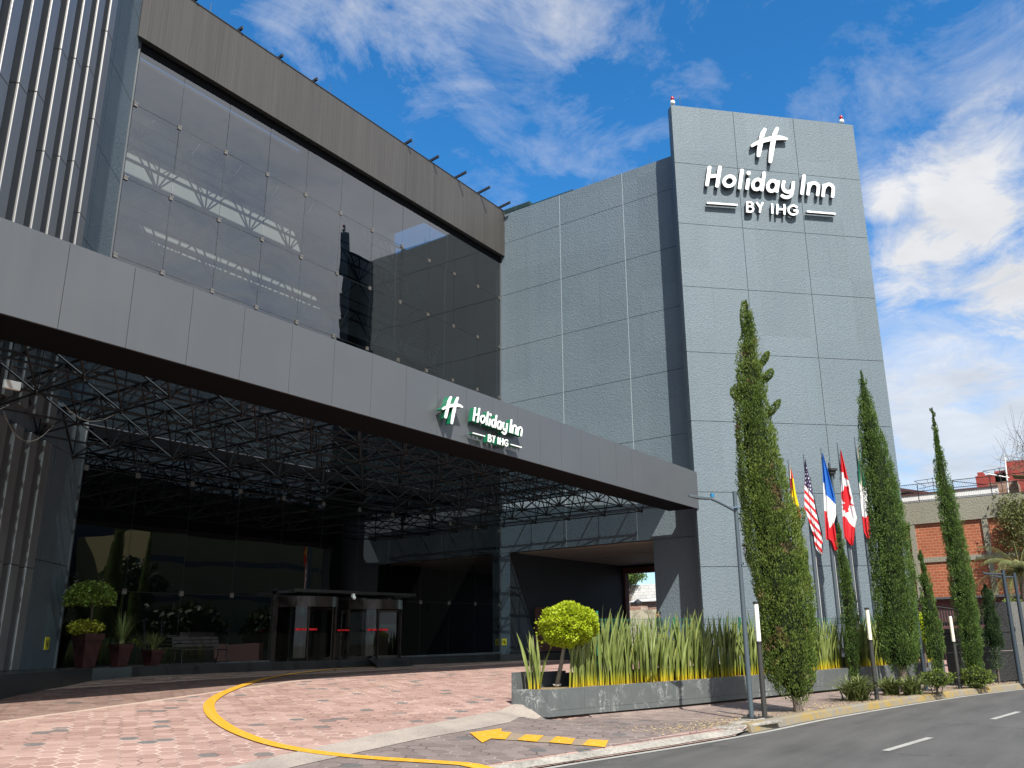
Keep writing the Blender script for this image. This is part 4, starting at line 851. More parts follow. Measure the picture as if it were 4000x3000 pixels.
o = None; v = leaf_quads(at_depth(2150, 2455, dep)+RN.normal(size=(900, 3))*np.array([.12, .12, .13]), .075, .55, .2); fast_mesh('side_shoots', v, 900, 4, M['topi'], tp1, tb)
mb = MB()
for k in range(3): mb.tube([(tb[0]+.07*math.cos(t)*(1+.3*k), tb[1]-.02+.07*math.sin(t), .64+.012*k) for t in np.linspace(0, 6.3, 14)], .012, 5)
tag(mb.build('white_rope', M['rope']), 'white rope coiled round the foot of the topiary trunk', 'rope')
q = at_depth(3600, 2455, 24.6); topiary('round_topiary', 'small lime green clipped tree showing between the second and third tall cypresses', 'topiary', (q[0], q[1], .55), q, .42, .42, 'topi', 3500, .04, 'bark', .07)
# ------------------------------------------------------------------ cypresses
def cypress(label, base_px, prof_, mat, n, leaf, trunk=(.09, .35), group='cypresses along the kerb', lump=.12, z0=0., twin=None, twigs=None, seed=1, core=.62):
    """prof_: list of (y px, centre x px, radius m) from tip to bottom; trunk=(radius, unused)"""
    r = np.random.RandomState(seed); b = ZP(*base_px, z0); d0 = (b-CP)@fwd; t = thing('cypress_tree', label, 'tree', b, group)
    # px -> 3D at the tree's own vertical plane facing the camera
    nrm = np.array([b[0], b[1], 0]); nrm /= np.linalg.norm(nrm); P = [hit(cx, y, nrm, nrm@b) for y, cx, rr in prof_]; Rr = np.array([p[2] for p in prof_]); P = np.array(P); zz = P[:, 2][::-1]; cx_ = P[:, 0][::-1]; cy_ = P[:, 1][::-1]; R2 = Rr[::-1]
    zmin, zmax = zz[0], zz[-1]; H = np.linspace(zmin, zmax, 400); wgt = np.interp(H, zz, R2)+.03; cdf = np.cumsum(wgt); cdf /= cdf[-1]
    # the crown is a skin of upright tufts, each a small spray of leaves
    area = float(np.mean(np.interp(H, zz, R2)))*2*math.pi*(zmax-zmin); nt = int(area/.0125*lump/.29); TZ = np.interp(r.rand(nt), cdf, H); TA_ = r.uniform(0, 2*math.pi, nt); TR = np.interp(TZ, zz, R2)
    low = .5*np.sin(TA_*2+TZ*1.9+seed)+.5*np.sin(TA_*3-TZ*3.1+seed*2); ts_ = np.minimum(r.uniform(.06, .145, nt), TR*.6+.02); TC = np.maximum(TR*(1+.07*low)+r.normal(size=nt)*.04-ts_*.75, .005)
    idx = r.randint(0, nt, n); d = r.normal(size=(n, 3)); d /= np.linalg.norm(d, axis=1)[:, None]; oa = np.stack([np.cos(TA_[idx]), np.sin(TA_[idx]), np.full(n, .25)], 1); sgn = np.sign((d*oa).sum(1)); d *= np.where(sgn < 0, np.where(r.rand(n) < .75, -1, 1), 1)[:, None]
    rr = ts_[idx][:, None]*r.uniform(.75, 1.05, n)[:, None]; C = np.stack([np.interp(TZ[idx], zz, cx_)+TC[idx]*np.cos(TA_[idx]), np.interp(TZ[idx], zz, cy_)+TC[idx]*np.sin(TA_[idx]), TZ[idx]], 1)+d*rr*np.array([1, 1, 1.9])
    out = d*.6+oa*.3; out[:, 2] += .9; v = leaf_quads(C, leaf, .42, .2, out, r, .75); fast_mesh('crown', v, n, 4, M[mat], t, b)
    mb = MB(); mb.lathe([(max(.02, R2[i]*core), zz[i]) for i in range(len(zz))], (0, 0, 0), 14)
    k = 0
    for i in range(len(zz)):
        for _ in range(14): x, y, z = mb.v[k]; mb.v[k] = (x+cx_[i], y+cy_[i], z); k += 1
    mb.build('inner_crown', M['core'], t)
    if twin:
        for (py0, px0, py1, px1, rw) in twin:
            p0, p1 = hit(px0, py0, nrm, nrm@b), hit(px1, py1, nrm, nrm@b); m_ = 700; s = r.rand(m_)**.8; c = p0+(p1-p0)*s[:, None]; wv = rw*(.35+.65*np.sin(np.pi*s)); a = r.uniform(0, 6.28, m_); c = c+np.stack([np.cos(a)*wv, np.sin(a)*wv, 0*a], 1)
            fast_mesh('side_tuft', leaf_quads(c, leaf, .45, .8, None, r), m_, 4, M[mat], t, b)
    mb = MB(); tr = trunk[0]; zc = np.interp(zmin+.4, zz, zz); top_ = np.array([np.interp(zmin+.5, zz, cx_), np.interp(zmin+.5, zz, cy_), zmin+.5]); pts = [b-np.array([0, 0, .05]), b+np.array([0, 0, .12]), b+(top_-b)*.5, top_]; mb.tube(pts, [tr*1.35, tr*1.1, tr, tr*.8], 9); mb.build('trunk', M['bark'], t)
    return t, b
cy1, b1 = cypress('tallest foreground cypress with brown dry patches beside the grey street lamp', (3118, 2783),
 [(1172, 2913, .015), (1260, 2925, .10), (1345, 2925, .19), (1430, 2928, .26), (1500, 2933, .32), (1560, 2936, .36), (1640, 2942, .40), (1740, 2955, .43), (1850, 2975, .50), (1950, 2992, .56), (2050, 3010, .58), (2150, 3030, .60), (2250, 3048, .62), (2350, 3066, .60), (2450, 3075, .58), (2550, 3083, .55), (2620, 3088, .50), (2680, 3100, .36), (2722, 3120, .17)],
 'cypb', 62000, .058, trunk=(.085,), lump=.31, twin=[(1175, 2903, 1300, 2905, .08), (1560, 3045, 1630, 3000, .10), (1440, 3012, 1492, 2990, .11), (1372, 3000, 1430, 2975, .09), (1510, 2868, 1570, 2895, .16), (1980, 3128, 2080, 3110, .14), (2150, 3145, 2230, 3120, .12), (2600, 3150, 2700, 3140, .22)], seed=3)
cy2, b2 = cypress('second tall dense cypress standing in front of the tower right edge', (3540, 2705),
 [(1447, 3363, .015), (1530, 3374, .10), (1600, 3386, .19), (1700, 3401, .30), (1780, 3420, .38), (1850, 3433, .42), (2000, 3457, .48), (2120, 3474, .51), (2250, 3488, .53), (2380, 3500, .54), (2500, 3508, .53), (2560, 3515, .46), (2600, 3523, .30)], 'cyp', 56000, .056, trunk=(.11,), lump=.29, twin=[(2040, 3545, 2110, 3520, .14)], seed=4)
cy3, b3 = cypress('slender tall cypress in front of the orange brick building', (3812, 2682),
 [(1592, 3640, .012), (1700, 3656, .07), (1863, 3680, .17), (1960, 3699, .24), (2080, 3722, .29), (2203, 3744, .31), (2333, 3766, .31), (2450, 3782, .30), (2550, 3796, .29), (2610, 3803, .22)], 'cyp', 32000, .055, trunk=(.10,), lump=.28, seed=5)
c4_, b4 = cypress('thin young cypress in front of the flagpoles', (3352, 2700), [(2042, 3275, .02), (2120, 3283, .08), (2200, 3294, .14), (2300, 3307, .17), (2400, 3320, .18), (2500, 3328, .17), (2580, 3334, .14), (2660, 3342, .07)], 'cyp', 13000, .052, trunk=(.03,), lump=.20, seed=6)
c5_, b5 = cypress('thin young cypress between the second and the slender cypress', (3657, 2700), [(2152, 3596, .015), (2230, 3608, .09), (2333, 3624, .14), (2432, 3640, .19), (2520, 3655, .20), (2600, 3666, .17), (2650, 3668, .08)], 'cyp', 13000, .052, trunk=(.035,), lump=.22, seed=8)
c6_, b6 = cypress('short dark cypress with a sparse lower half by the black gate', (3905, 2672), [(2278, 3843, .015), (2333, 3857, .14), (2400, 3868, .19), (2450, 3876, .21), (2520, 3886, .20)], 'cypd', 10000, .052, trunk=(.03,), lump=.16, seed=9)
v = leaf_quads(np.array([b6[0], b6[1], .2])+np.stack([RN.normal(size=1100)*.10, RN.normal(size=1100)*.10, RN.uniform(.2, 1.1, 1100)], 1), .06, .45, .5); fast_mesh('lower_twigs', v, 1100, 4, M['cypd'], c6_, b6)
# strap leaf clumps and low shrubs on the sidewalk
def strap(label, px, py, w_, h_, n, seed, z=0.):
    r = np.random.RandomState(seed); b = ZP(px, py, z); t = thing('strap_leaf_clump', label, 'plant', b, 'strap leaf clumps by the kerb'); mb = MB()
    for k in range(n):
        az = r.uniform(0, 6.283); reach = w_*r.uniform(.25, .95)**.8; H = h_*r.uniform(.55, 1.1)*(1.15-.5*reach/w_); b0 = np.array([r.normal()*.10*w_, r.normal()*.10*w_, 0]); dr = np.array([math.cos(az), math.sin(az), 0]); sd = np.array([-dr[1], dr[0], 0]); wv = .019; vs = []
        for i in range(7): s = i/6; c = b0+dr*reach*s**1.2+np.array([0, 0, H*(1.9*s-1.15*s*s)]); ww_ = wv*(1-s**2)+.001; vs += [c-sd*ww_, c+sd*ww_]
        mb.add(vs, [(2*i, 2*i+1, 2*i+3, 2*i+2) for i in range(6)], 0, True)
    mb.build('leaves', M['grassy'], t, local=True)
strap('wide bushy strap leaf clump at the kerb below the thin young cypress', 3352, 2738, 1.0, .80, 230, 1); strap('dark strap leaf clump left of the second cypress trunk', 3482, 2716, .74, .62, 150, 2); strap('pale edged strap leaf clump right of the second cypress trunk', 3566, 2718, .78, .66, 160, 3)
def shrub(label, base_px, crown_px, rx, rz, n, seed):
    b = ZP(*base_px, 0.); dd = (b-CP)@fwd; c = at_depth(*crown_px, dd); t = topiary('low_shrub', label, 'shrub', b, c, rx, rz, 'bushy', n, .022, 'bark', .06, noise=.25, group='low shrubs by the kerb')
    mb = MB()
    for k in range(4): a = k*1.6; mb.tube([b+np.array([.1*math.cos(a), .1*math.sin(a), 0]), c+np.array([rx*.5*math.cos(a), rx*.5*math.sin(a), 0])], .012, 5)
    mb.build('stems', M['bark'], t)
shrub('small spreading shrub at the foot of the thin young cypress', (3662, 2712), (3655, 2650), .40, .20, 1300, 1); shrub('broad clipped shrub round the foot of the slender cypress', (3810, 2690), (3812, 2645), .42, .26, 2400, 2)
# ------------------------------------------------------------------ posts
def lamp(label, base_px, h, arm, mat, z=0., r=.048, blue=False, plinth=False, curved=True, group='street lamps'):
    b = ZP(*base_px, z); t = thing('street_lamp', label, 'street lamp', b, group); mb = MB(); mb.tube([(0, 0, 0), (0, 0, h*.38)], r*1.05, 12); mb.tube([(0, 0, h*.38), (0, 0, h)], [r, r*.85], 12); mb.build('pole', M[mat], t, local=True)
    a = np.array(arm, float); L = np.linalg.norm(a); a /= L; mb = MB()
    za = h-.42 if curved else h-.14
    pts = [(0, 0, za), *(tuple(np.array([0, 0, za])+np.array([a[0], a[1], 0])*L*s+np.array([0, 0, .30*math.sin(s*math.pi/2) if curved else .02*s])) for s in (.12, .25, .4, .55))]
    mb.tube(pts, .026, 8); mb.build('arm', M[mat], t, local=True); e = np.array(pts[-1]); mb = MB(); dd = np.array([a[0], a[1], 0]); sd = np.array([-a[1], a[0], 0])
    mb.prism([e-sd*.035-np.array([0, 0, .03]), e+sd*.035-np.array([0, 0, .03]), e+dd*L*.22+sd*.055-np.array([0, 0, .03]), e+dd*L*.45+sd*.02, e+dd*L*.45-sd*.02, e+dd*L*.22-sd*.055-np.array([0, 0, .03])], (0, 0, .05)); mb.build('lamp_head', M[mat], t, local=True, bevel=.008)
    if blue:
        mb = MB(); q = e-dd*.06+np.array([0, 0, .03]); mb.tube([q, q+np.array([0, 0, .075])], .04, 10); mb.build('photocell', pmat('blue_cap', (.01, .16, .32), .4), t, local=True)
        mb = MB(); mb.box(-.09, .075, -.065, .065, h-.36, h-.33); mb.box(-.04, .04, -.07, -.055, 2.9, 2.95); mb.build('pole_clamp', M['chrome'], t, local=True)
    mb = MB(); mb.box(-.15, .15, -.15, .15, 0, .02); 
    for sx in (-1, 1):
        for sy in (-1, 1): mb.tube([(sx*.11, sy*.11, 0), (sx*.11, sy*.11, .07)], .012, 6)
    mb.build('base_plate', M['steel_grey'], t, local=True); return t, b
lt, lb = lamp('grey street lamp with a short arm and blue cap beside the brown flecked cypress', (2936, 2805), 4.40, (-1.05, .55), 'pole', z=.05, blue=True)
pb = thing('concrete_plinth', 'pale chipped concrete block under the nearest street lamp', 'block', (lb[0], lb[1], 0)); mb = MB(); u = np.array([.95, -.28]); nn_ = np.array([.28, .95]); o_ = lb[:2]-u*.19-nn_*.19; mb.frame_box((*o_, -.02), (*(u*.38), 0), (*(nn_*.38), 0), (0, 0, .068)); mb.build('block', M['curbwhite'], pb, bevel=.015)
mb = MB(); mb.frame_box((*(o_-u*.55+nn_*.0), -.02), (*(u*.45), 0), (*(nn_*.18), 0), (0, 0, .05)); mb.frame_box((*(o_-u*.45-nn_*.30), -.03), (*(u*.95), 0), (*(nn_*.2), 0), (0, 0, .05)); mb.build('broken_slab', M['curbwhite'], pb, bevel=.012)
lamp('slate street lamp rising behind the second cypress', (3620, 2700), 4.1, (-.7, .45), 'poleblue', r=.05, curved=False)
lamp('dark street lamp with a straight arm in front of the black gate', (3988, 2672), 3.35, (-.62, .5), 'poleblue', r=.062, curved=False)
lamp('dark street lamp with a straight arm at the right edge beside the palm', (4030, 2664), 3.3, (-.55, .5), 'poleblue', r=.062, curved=False)
def boll(label, px, py, h, mats, z=0., r=.052, cap=True):
    b = ZP(px, py, z); t = thing('bollard_light', label, 'bollard', b, 'bollard lights on the sidewalk'); hd = h*.35; mb = MB(); mb.tube([(0, 0, 0), (0, 0, h-hd-.06)], [r*1.02, r], 14); mb.box(-.13, .13, -.13, .13, 0, .015); mb.build('post', M[mats[0]], t, local=True)
    mb = MB(); mb.tube([(0, 0, h-hd-.06), (0, 0, h-hd)], r*1.08, 14); mb.build('collar', M['black'], t, local=True); mb = MB(); mb.tube([(0, 0, h-hd), (0, 0, h-.045)], r*.92, 14); mb.build('lamp_tube', M[mats[1]], t, local=True); mb = MB(); mb.tube([(0, 0, h-.045), (0, 0, h)], r*1.12 if cap else r*.8, 14); mb.build('cap', M['black'] if cap else M['lampwhite'], t, local=True)
boll('tall dark bollard light with a white tube beside the nearest street lamp', 2988, 2803, 2.22, ('poledark', 'lampwhite'), z=.02)
boll('dark bollard light with a cream tube between the first and second cypress', 3427, 2737, 2.17, ('poledark', 'lampcream'))
boll('dark bollard light with a cream tube left of the slender cypress', 3751, 2692, 1.97, ('poledark', 'lampcream'), cap=False)
# storm drain mouth and rubble at the kerb end
mb = MB(); x0 = 14.95
mb.frame_box((x0-.25, float(ye(x0))+.30, -.10), (1.0, -.20, 0), (.08, .34, 0), (0, 0, .115)); dr_ = tag(mb.build('drain_cover', M['curbwhite'], bevel=.02), 'broken pale concrete drain cover at the end of the painted kerb', 'drain')
mb = MB()
for k in range(5): mb.frame_box((x0+.12+k*.09, float(ye(x0+.12+k*.09))+.27-.0, -.11), (.035, -.007, 0), (0, .05, 0), (0, 0, .09))
mb.build('grating', M['black'], dr_)
# fallen leaves: uncountable litter
n = 5200; X = RN.uniform(13.2, 30, n); off = np.abs(RN.normal(size=n))*.55; Y = ye(X)+.45+off; m_ = RN.rand(n) < np.where(np.abs(X-15.2) < 1.2, 1, .62); X, Y = X[m_], Y[m_]; n = len(X)
C = np.stack([X, Y, zg(X, Y)+.022], 1); v = leaf_quads(C, .055, .5, 0); v[:, 2] = np.repeat(C[:, 2], 4)+(v[:, 2]-np.repeat(C[:, 2], 4))*.22
o = fast_mesh('fallen_leaves', v, n, 4, pmat('dry_leaf', rough=.8, fn=f_worn((.52, .42, .20), (.28, .19, .09), .4, .6, 40))); tag(o, kind='stuff')
n = 260; X = RN.uniform(8, 30, n); Y = ye(X)-RN.uniform(.2, 5, n); C = np.stack([X, Y, np.full(n, RZ+.006)], 1); v = leaf_quads(C, .04, .5, 0); v[:, 2] = RZ+.004+np.abs(v[:, 2]-RZ)*.1
tag(fast_mesh('road_litter', v, n, 4, M['strip']), kind='stuff')
# ------------------------------------------------------------------ mesh fence behind the planter
fn_ = thing('mesh_fence', 'green welded wire mesh fence behind the planter hedge', 'fence', (20, 9.3, 0)); mb = MB(); mp = MB(); zf = 2.02
fa = np.array([16.15, 10.35]); fb_ = np.array([30.2, 5.75]); L = np.linalg.norm(fb_-fa); u = (fb_-fa)/L; nv = np.array([-u[1], u[0]])
fp0 = at_depth(2330, 2360, 18.6); fa = fp0[:2]; fb_ = fa+np.array([.955, -.297])*14; L = 14.; u = np.array([.955, -.297]); nv = np.array([.297, .955])
for d in np.arange(0, L, .055):
    q = fa+u*d; mb.tube([(*q, .5), (*q, zf-.24), (*(q-nv*.03), zf-.20), (*q, zf-.16), (*q, zf)], .0035, 4, cap=False)
for z in (zf-.03, zf-.16, zf-.24, zf-.45, zf-.7, zf-.95): mb.tube([(*fa, z), (*(fa+u*L), z)], .0035, 4)
mb.build('wire_panel', M['greenfence'], fn_)
for d in np.arange(0, L, 2.5):
    mp = MB(); q = fa+u*d; mp.tube([(*q, 0), (*q, zf+(.16 if d == 0 else .02))], .035, 10); mp.build('fence_post', M['greenfence'], fn_)
# ------------------------------------------------------------------ flags
def Fq(px, py, s): return hit(px, py, (N2[0], N2[1], 0), N2@TA+s)
FS = .3014
poles = [(3078, 1795, 3087, 1815), (3138, 1773, 3145, 1792), (3206, 1750, 3212, 1768), (3270, 1729, 3280, 1748), (3337, 1707, 3350, 1725)]
names = ['spanish', 'us', 'french', 'canadian', 'mexican']; SF = .95
ptxt = ['leftmost flagpole, carrying the red and yellow flag, half behind the big cypress', 'second flagpole from the left, carrying the stars and stripes', 'middle flagpole, carrying the blue white and red flag', 'fourth flagpole, carrying the red flag with the maple leaf', 'rightmost flagpole, carrying the green white and red flag, half behind a cypress']
for i, (px, py, hx, hy) in enumerate(poles):
    q = Fq(px, py, SF); t = thing('flagpole', ptxt[i], 'flagpole', (q[0], q[1], .0), 'flagpoles in front of the tower'); mb = MB(); zt1 = q[2]-.3
    mb.tube([(0, 0, 0), (0, 0, zt1*.55)], .085, 12); mb.tube([(0, 0, zt1*.55), (0, 0, zt1-1.2)], [.085, .06], 12); mb.tube([(0, 0, zt1-1.2), (0, 0, zt1+.3)], [.035, .02], 8); mb.build('pole', M['pole'], t, local=True)
    mb = MB(); mb.tube([(.10, -.06, 1.9), (.10, -.06, zt1-.5)], .012, 5); mb.box(.03, .14, -.10, -.04, 1.85, 1.95); mb.build('halyard', M['rope'], t, local=True); mb = MB(); mb.box(-.2, .2, -.2, .2, 1.0, 1.9); mb.build('pole_base', M['stucco'], t, local=True)
    mb = MB(); mb.tube([(0, 0, zt1-.25), (.07, -.04, zt1-.22)], .015, 6); mb.build('truck', M['black'], t, local=True)
CF = dict(red=(.62, .012, .022), white=(.80, .80, .80), blue=(.008, .13, .52), navy=(.045, .025, .10), green=(.008, .17, .09), yellow=(.86, .66, .0), dred=(.30, .012, .03), orange=(.70, .06, .02), cream=(.75, .68, .52), grey=(.30, .31, .26))
CN = list(CF); 
def flagmat(k):
    def fn(t, b):
        tr = t.new('ShaderNodeBsdfTranslucent'); tr.inputs[0].default_value = (*CF[k], 1); mx = t.new('ShaderNodeMixShader'); mx.inputs[0].default_value = .25
        t.l.new(b.outputs[0], mx.inputs[1]); t.l.new(tr.outputs[0], mx.inputs[2]); t.l.new(mx.outputs[0], t.n['Material Output'].inputs[0])
    return pmat('flag_'+k, CF[k], .7, fn=fn)
FM = [flagmat(k) for k in CN]
def inpoly(x, y, P):
    c = False; j = len(P)-1
    for i in range(len(P)):
        if ((P[i][1] > y) != (P[j][1] > y)) and x < (P[j][0]-P[i][0])*(y-P[i][1])/(P[j][1]-P[i][1]+1e-9)+P[i][0]: c = not c
        j = i
    return c
ip = np.interp
def us(x, y):
    if y < 640+(x-476)*1.42 and y < 790:
        for sx, sy in ((495, 470), (503, 545), (510, 598), (490, 560), (520, 645), (527, 695), (545, 602), (533, 742), (552, 700), (497, 425), (505, 505), (486, 615), (548, 655), (490, 505), (525, 560)):
            if abs(x-sx) < 7 and abs(y-sy) < 11 and abs(x-sx)/7+abs(y-sy)/11 < 1.25: return 'white'
        return 'navy'
    w_ = y-1.15*(x-474); return 'red' if ((w_-702) % 104) < 48 else 'white'
def fr(x, y):
    if y < (ip(x, [700, 728, 745, 870, 900], [600, 622, 765, 890, 915])): return 'blue'
    return 'white' if y < ip(x, [720, 760, 800, 855, 890], [972, 990, 1205, 1130, 1040]) else 'red'
LEAF = [(990, 640), (1015, 672), (1045, 640), (1058, 750), (1085, 820), (1066, 878), (1112, 905), (1108, 922), (1060, 900), (1040, 960), (1045, 995), (1005, 1010), (1000, 975), (963, 965), (975, 935), (958, 900), (995, 880), (960, 850), (948, 800), (948, 730), (975, 722), (982, 690)]
def ca(x, y):
    if y < ip(x, [938, 975, 985, 1043], [470, 485, 548, 588]): return 'red'
    if inpoly(x, y, LEAF): return 'red'
    return 'white' if y < ip(x, [965, 1010, 1040, 1080, 1130], [1045, 1062, 1112, 1165, 1200]) else 'red'
def mxf(x, y):
    cx = ip(y, [190, 400, 600, 680], [1162, 1195, 1212, 1208])
    if y < 680 and abs(x-cx) < 8: return 'cream'
    if y < ip(x, [1175, 1200, 1275], [590, 655, 680]): return 'green'
    if 690 < y < 830 and 1192 < x < 1214 and int(y/14) % 2: return 'grey'
    return 'white' if y < ip(x, [1222, 1262, 1290, 1310], [1045, 1075, 1035, 1030]) else 'red'
def sp(x, y):
    if x < ip(y, [400, 700], [296, 302]) and y < 690: return 'cream' if y < 560 else 'dred'
    if y < 560: return 'orange'
    if x < 312: return 'dred'
    return 'yellow' if y < ip(x, [312, 412], [885, 950]) else 'orange'
flags = [('red and yellow flag hanging partly behind the big cypress', sp, [(400, 282), (600, 283), (800, 290), (880, 303), (980, 330), (1070, 372)], [(400, 292), (560, 331), (750, 362), (950, 412), (1070, 430)], (400, 1070)),
 ('stars and stripes flag hanging in folds', us, [(310, 480), (450, 478), (780, 473), (950, 474), (1000, 500), (1100, 527), (1200, 560), (1300, 598), (1390, 605), (1480, 628), (1548, 692)], [(310, 486), (450, 512), (600, 548), (780, 583), (950, 612), (1100, 645), (1200, 668), (1300, 690), (1390, 712), (1410, 695), (1548, 707)], (310, 1548)),
 ('blue white and red striped flag hanging in folds', fr, [(230, 702), (400, 706), (750, 720), (975, 730), (1150, 742), (1345, 750), (1372, 805), (1480, 850), (1500, 868)], [(230, 710), (400, 760), (600, 815), (800, 868), (880, 878), (1030, 885), (1130, 858), (1300, 885), (1450, 905), (1500, 888)], (230, 1500)),
 ('red and white flag with a maple leaf hanging in folds', ca, [(190, 938), (470, 940), (720, 948), (900, 956), (1050, 965), (1200, 975), (1330, 990), (1400, 1045), (1435, 1090)], [(190, 946), (400, 1000), (580, 1043), (800, 1095), (920, 1115), (1080, 1156), (1200, 1132), (1380, 1112), (1435, 1100)], (190, 1435)),
 ('green white and red flag with a cord hanging partly behind the second cypress', mxf, [(130, 1160), (400, 1165), (600, 1180), (850, 1200), (1050, 1222), (1250, 1245), (1350, 1295)], [(130, 1170), (400, 1218), (600, 1262), (800, 1288), (1050, 1308), (1250, 1328), (1360, 1318)], (130, 1355))]
for k, (lb_, fn, Lp, Rp, (ya, yb)) in enumerate(flags):
    nu, nvv = 22, 120; vs = []; px_ = []
    Ly, Lx = zip(*Lp); Ry, Rx = zip(*Rp)
    for j in range(nvv+1):
        y = ya+(yb-ya)*j/nvv; l, r_ = ip(y, Ly, Lx), ip(y, Ry, Rx)
        for i in range(nu+1):
            x = l+(r_-l)*i/nu; fold = .055*math.sin(i/nu*9.5+k*1.7+j*.012)*min(1, j/25)+.02*math.sin(i/nu*21+k); q = Fq(3000+x*FS, 1700+y*FS, SF+.14+fold); vs.append(q); px_.append((x, y))
    fs = []; mi = []; n1 = nu+1
    for j in range(nvv):
        for i in range(nu): a = j*n1+i; fs.append((a, a+n1, a+n1+1, a+1)); mi.append(CN.index(fn((px_[a][0]+px_[a+n1+1][0])/2, (px_[a][1]+px_[a+n1+1][1])/2)))
    mb = MB(); mb.v = [tuple(v) for v in vs]; mb.f = fs; mb.mi = mi; mb.sm = [True]*len(fs); o = mb.build('flag', FM, None)
    so_ = o.modifiers.new('thickness', 'SOLIDIFY'); so_.thickness = .004
    tag(o, lb_, 'flag', 'flags in front of the tower')
    org = Vector(vs[0]); o.data.transform(Matrix.Translation(-org)); o.location = org
# ------------------------------------------------------------------ brick building at the right, roof things
XB = 46.
bb = thing('brick_building', 'two storey orange brick building with a concrete frame and parapet behind the cypresses', 'building', (XB+4, 4, 0))
mb = MB(); mb.box(XB, XB+12, -1.5, 13, 3.18, 6.9); mb.build('brick_wall', M['brick'], bb)
mb = MB(); mb.box(XB-.12, XB+12.1, -1.6, 13.1, 6.9, 8.0); mb.box(XB-.07, XB+.2, -1.5, 13, 4.93, 5.17)
for Y in (13, 9.75, 8.10, 6.38, 4.68, 2.95, 1.2, -.6): mb.box(XB-.10, XB+.3, Y-.13, Y+.13, 3.18, 6.9)
mb.build('concrete_frame', M['concrete'], bb)
mb = MB(); mb.box(XB-.05, XB+12, -1.5, 13, -.3, 3.08); mb.build('lower_wall', M['maroon'], bb); mb = MB(); mb.box(XB-.35, XB+.1, -1.5, 13, 3.08, 3.18); mb.build('ledge', M['panel'], bb)
rf = thing('roof_fence', 'thin framed wire fence along the roof of the brick building', 'fence', (XB, 5, 8.0)); mb = MB(); my = np.arange(-1, 13.2, 1.72)
for Y in my: mb.tube([(XB+.1, Y, 8.), (XB+.1, Y, 9.0)], .022, 5)
for z in (9.0, 8.62, 8.05): mb.tube([(XB+.1, my[0], z), (XB+.1, my[-1], z)], .018, 5)
for Y in my[::2]: mb.tube([(XB+.1, Y, 8.95), (XB+.1, Y-1.5, 8.6)], .018, 5)
mb.build('fence_frame', M['steel'], rf); mb = MB()
for Y in np.arange(-1, 13, .11): mb.tube([(XB+.12, Y, 8.05), (XB+.12, Y+.35, 9.0)], .004, 3, cap=False); mb.tube([(XB+.12, Y+.35, 8.05), (XB+.12, Y, 9.0)], .004, 3, cap=False)
mb.build('wire_net', M['steel_grey'], rf)
wl = thing('roof_parapet_wall', 'low white wall on the brick building roof behind the wire fence', 'wall', (XB+4, 7, 8)); mb = MB(); mb.box(XB+.55, XB+.7, 3.9, 13, 7.9, 8.5); mb.build('white_wall', pmat('white_wall', (.72, .72, .72), .8), wl)
mb = MB(); mb.box(XB+.5, XB+.75, 3.9, 13, 8.5, 8.58); mb.build('coping', M['maroon'], wl)
sh = thing('roof_canopy', 'dark sloping sheet canopy on the roof beside the tower edge', 'canopy', (XB+1, 9, 8)); mb = MB(); mb.prism([(XB+.6, 9.6, 9.25), (XB+.6, 7.2, 8.62), (XB+.6, 7.2, 8.55), (XB+.6, 9.6, 8.85)], (2.5, 0, 0)); mb.tube([(XB+.7, 7.4, 8), (XB+.7, 7.4, 8.6)], .03, 5); mb.build('canopy_sheet', M['maroon'], sh)
rb_ = thing('red_building', 'bright red block with stepped roof edge behind the brick building', 'building', (XB+10, 2.5, 8)); pL = XP(3811, 1870, XB+9); 
mb = MB(); yL = pL[1]; mb.box(XB+9, XB+16, yL-1.75, yL, 6, pL[2]+.15); mb.box(XB+9.1, XB+10, yL-.45, yL-.12, 6, pL[2]+.38); mb.box(XB+9, XB+16, yL-1.75, yL-1.05, 6, pL[2]+.32); mb.build('stepped_wing', M['redwall'], rb_)
mb = MB(); mb.box(XB+8.6, XB+16, yL-6, yL-1.72, 6, pL[2]+.75); mb.build('main_block', M['redwall'], rb_)
hb = thing('roof_hut', 'small brown hut and tarpaulin on the brick building roof', 'hut', (XB+2, 4, 8)); mb = MB(); mb.box(XB+2, XB+4, 3.1, 4.45, 7.9, 8.95); mb.build('hut_wall', M['oldbrick'], hb)
mb = MB(); mb.prism([(XB+.5, 3.2, 9.0), (XB+.5, .8, 8.6), (XB+2.2, .8, 8.65), (XB+2.2, 3.2, 9.05)], (0, 0, .03)); mb.build('tarpaulin', M['tan'], hb); mb = MB(); mb.tube([(XB+.3, 3.45, 8), (XB+.3, 3.35, 9.9)], .035, 6); mb.tube([(XB+.3, 4.2, 9.15), (XB+.3, 3.3, 8.85)], .03, 5); mb.build('roof_pole', M['lampwhite'], hb)
def antenna(label, px, py, X, w_, h_):
    q = XP(px, py, X); t = thing('tv_antenna', label, 'antenna', (q[0], q[1], 8.), 'roof antennas'); mb = MB(); z = q[2]; y = q[1]
    mb.tube([(X, y, 8), (X, y, z+.1)], .018, 5); mb.build('mast', M['steel_grey'], t); mb = MB()
    mb.tube([(X, y+w_*.62, z), (X, y-w_*.38, z+.06)], .014, 4); mb.tube([(X, y+w_*.62, z), (X, y+w_*.25, z-h_*.45), (X, y+w_*.45, z-h_*.8)], .014, 4); mb.tube([(X, y+w_*.5, z-h_*.55), (X, y-w_*.3, z-h_*.35)], .014, 4)
    for k in range(4): yy = y-w_*.35+k*w_*.18; mb.tube([(X-.25, yy, z), (X+.25, yy, z+.02)], .008, 4); mb.tube([(X, yy, z+.04), (X, yy-.05, z-h_*.3)], .008, 4)
    mb.build('antenna_arms', M['steel_grey'], t)
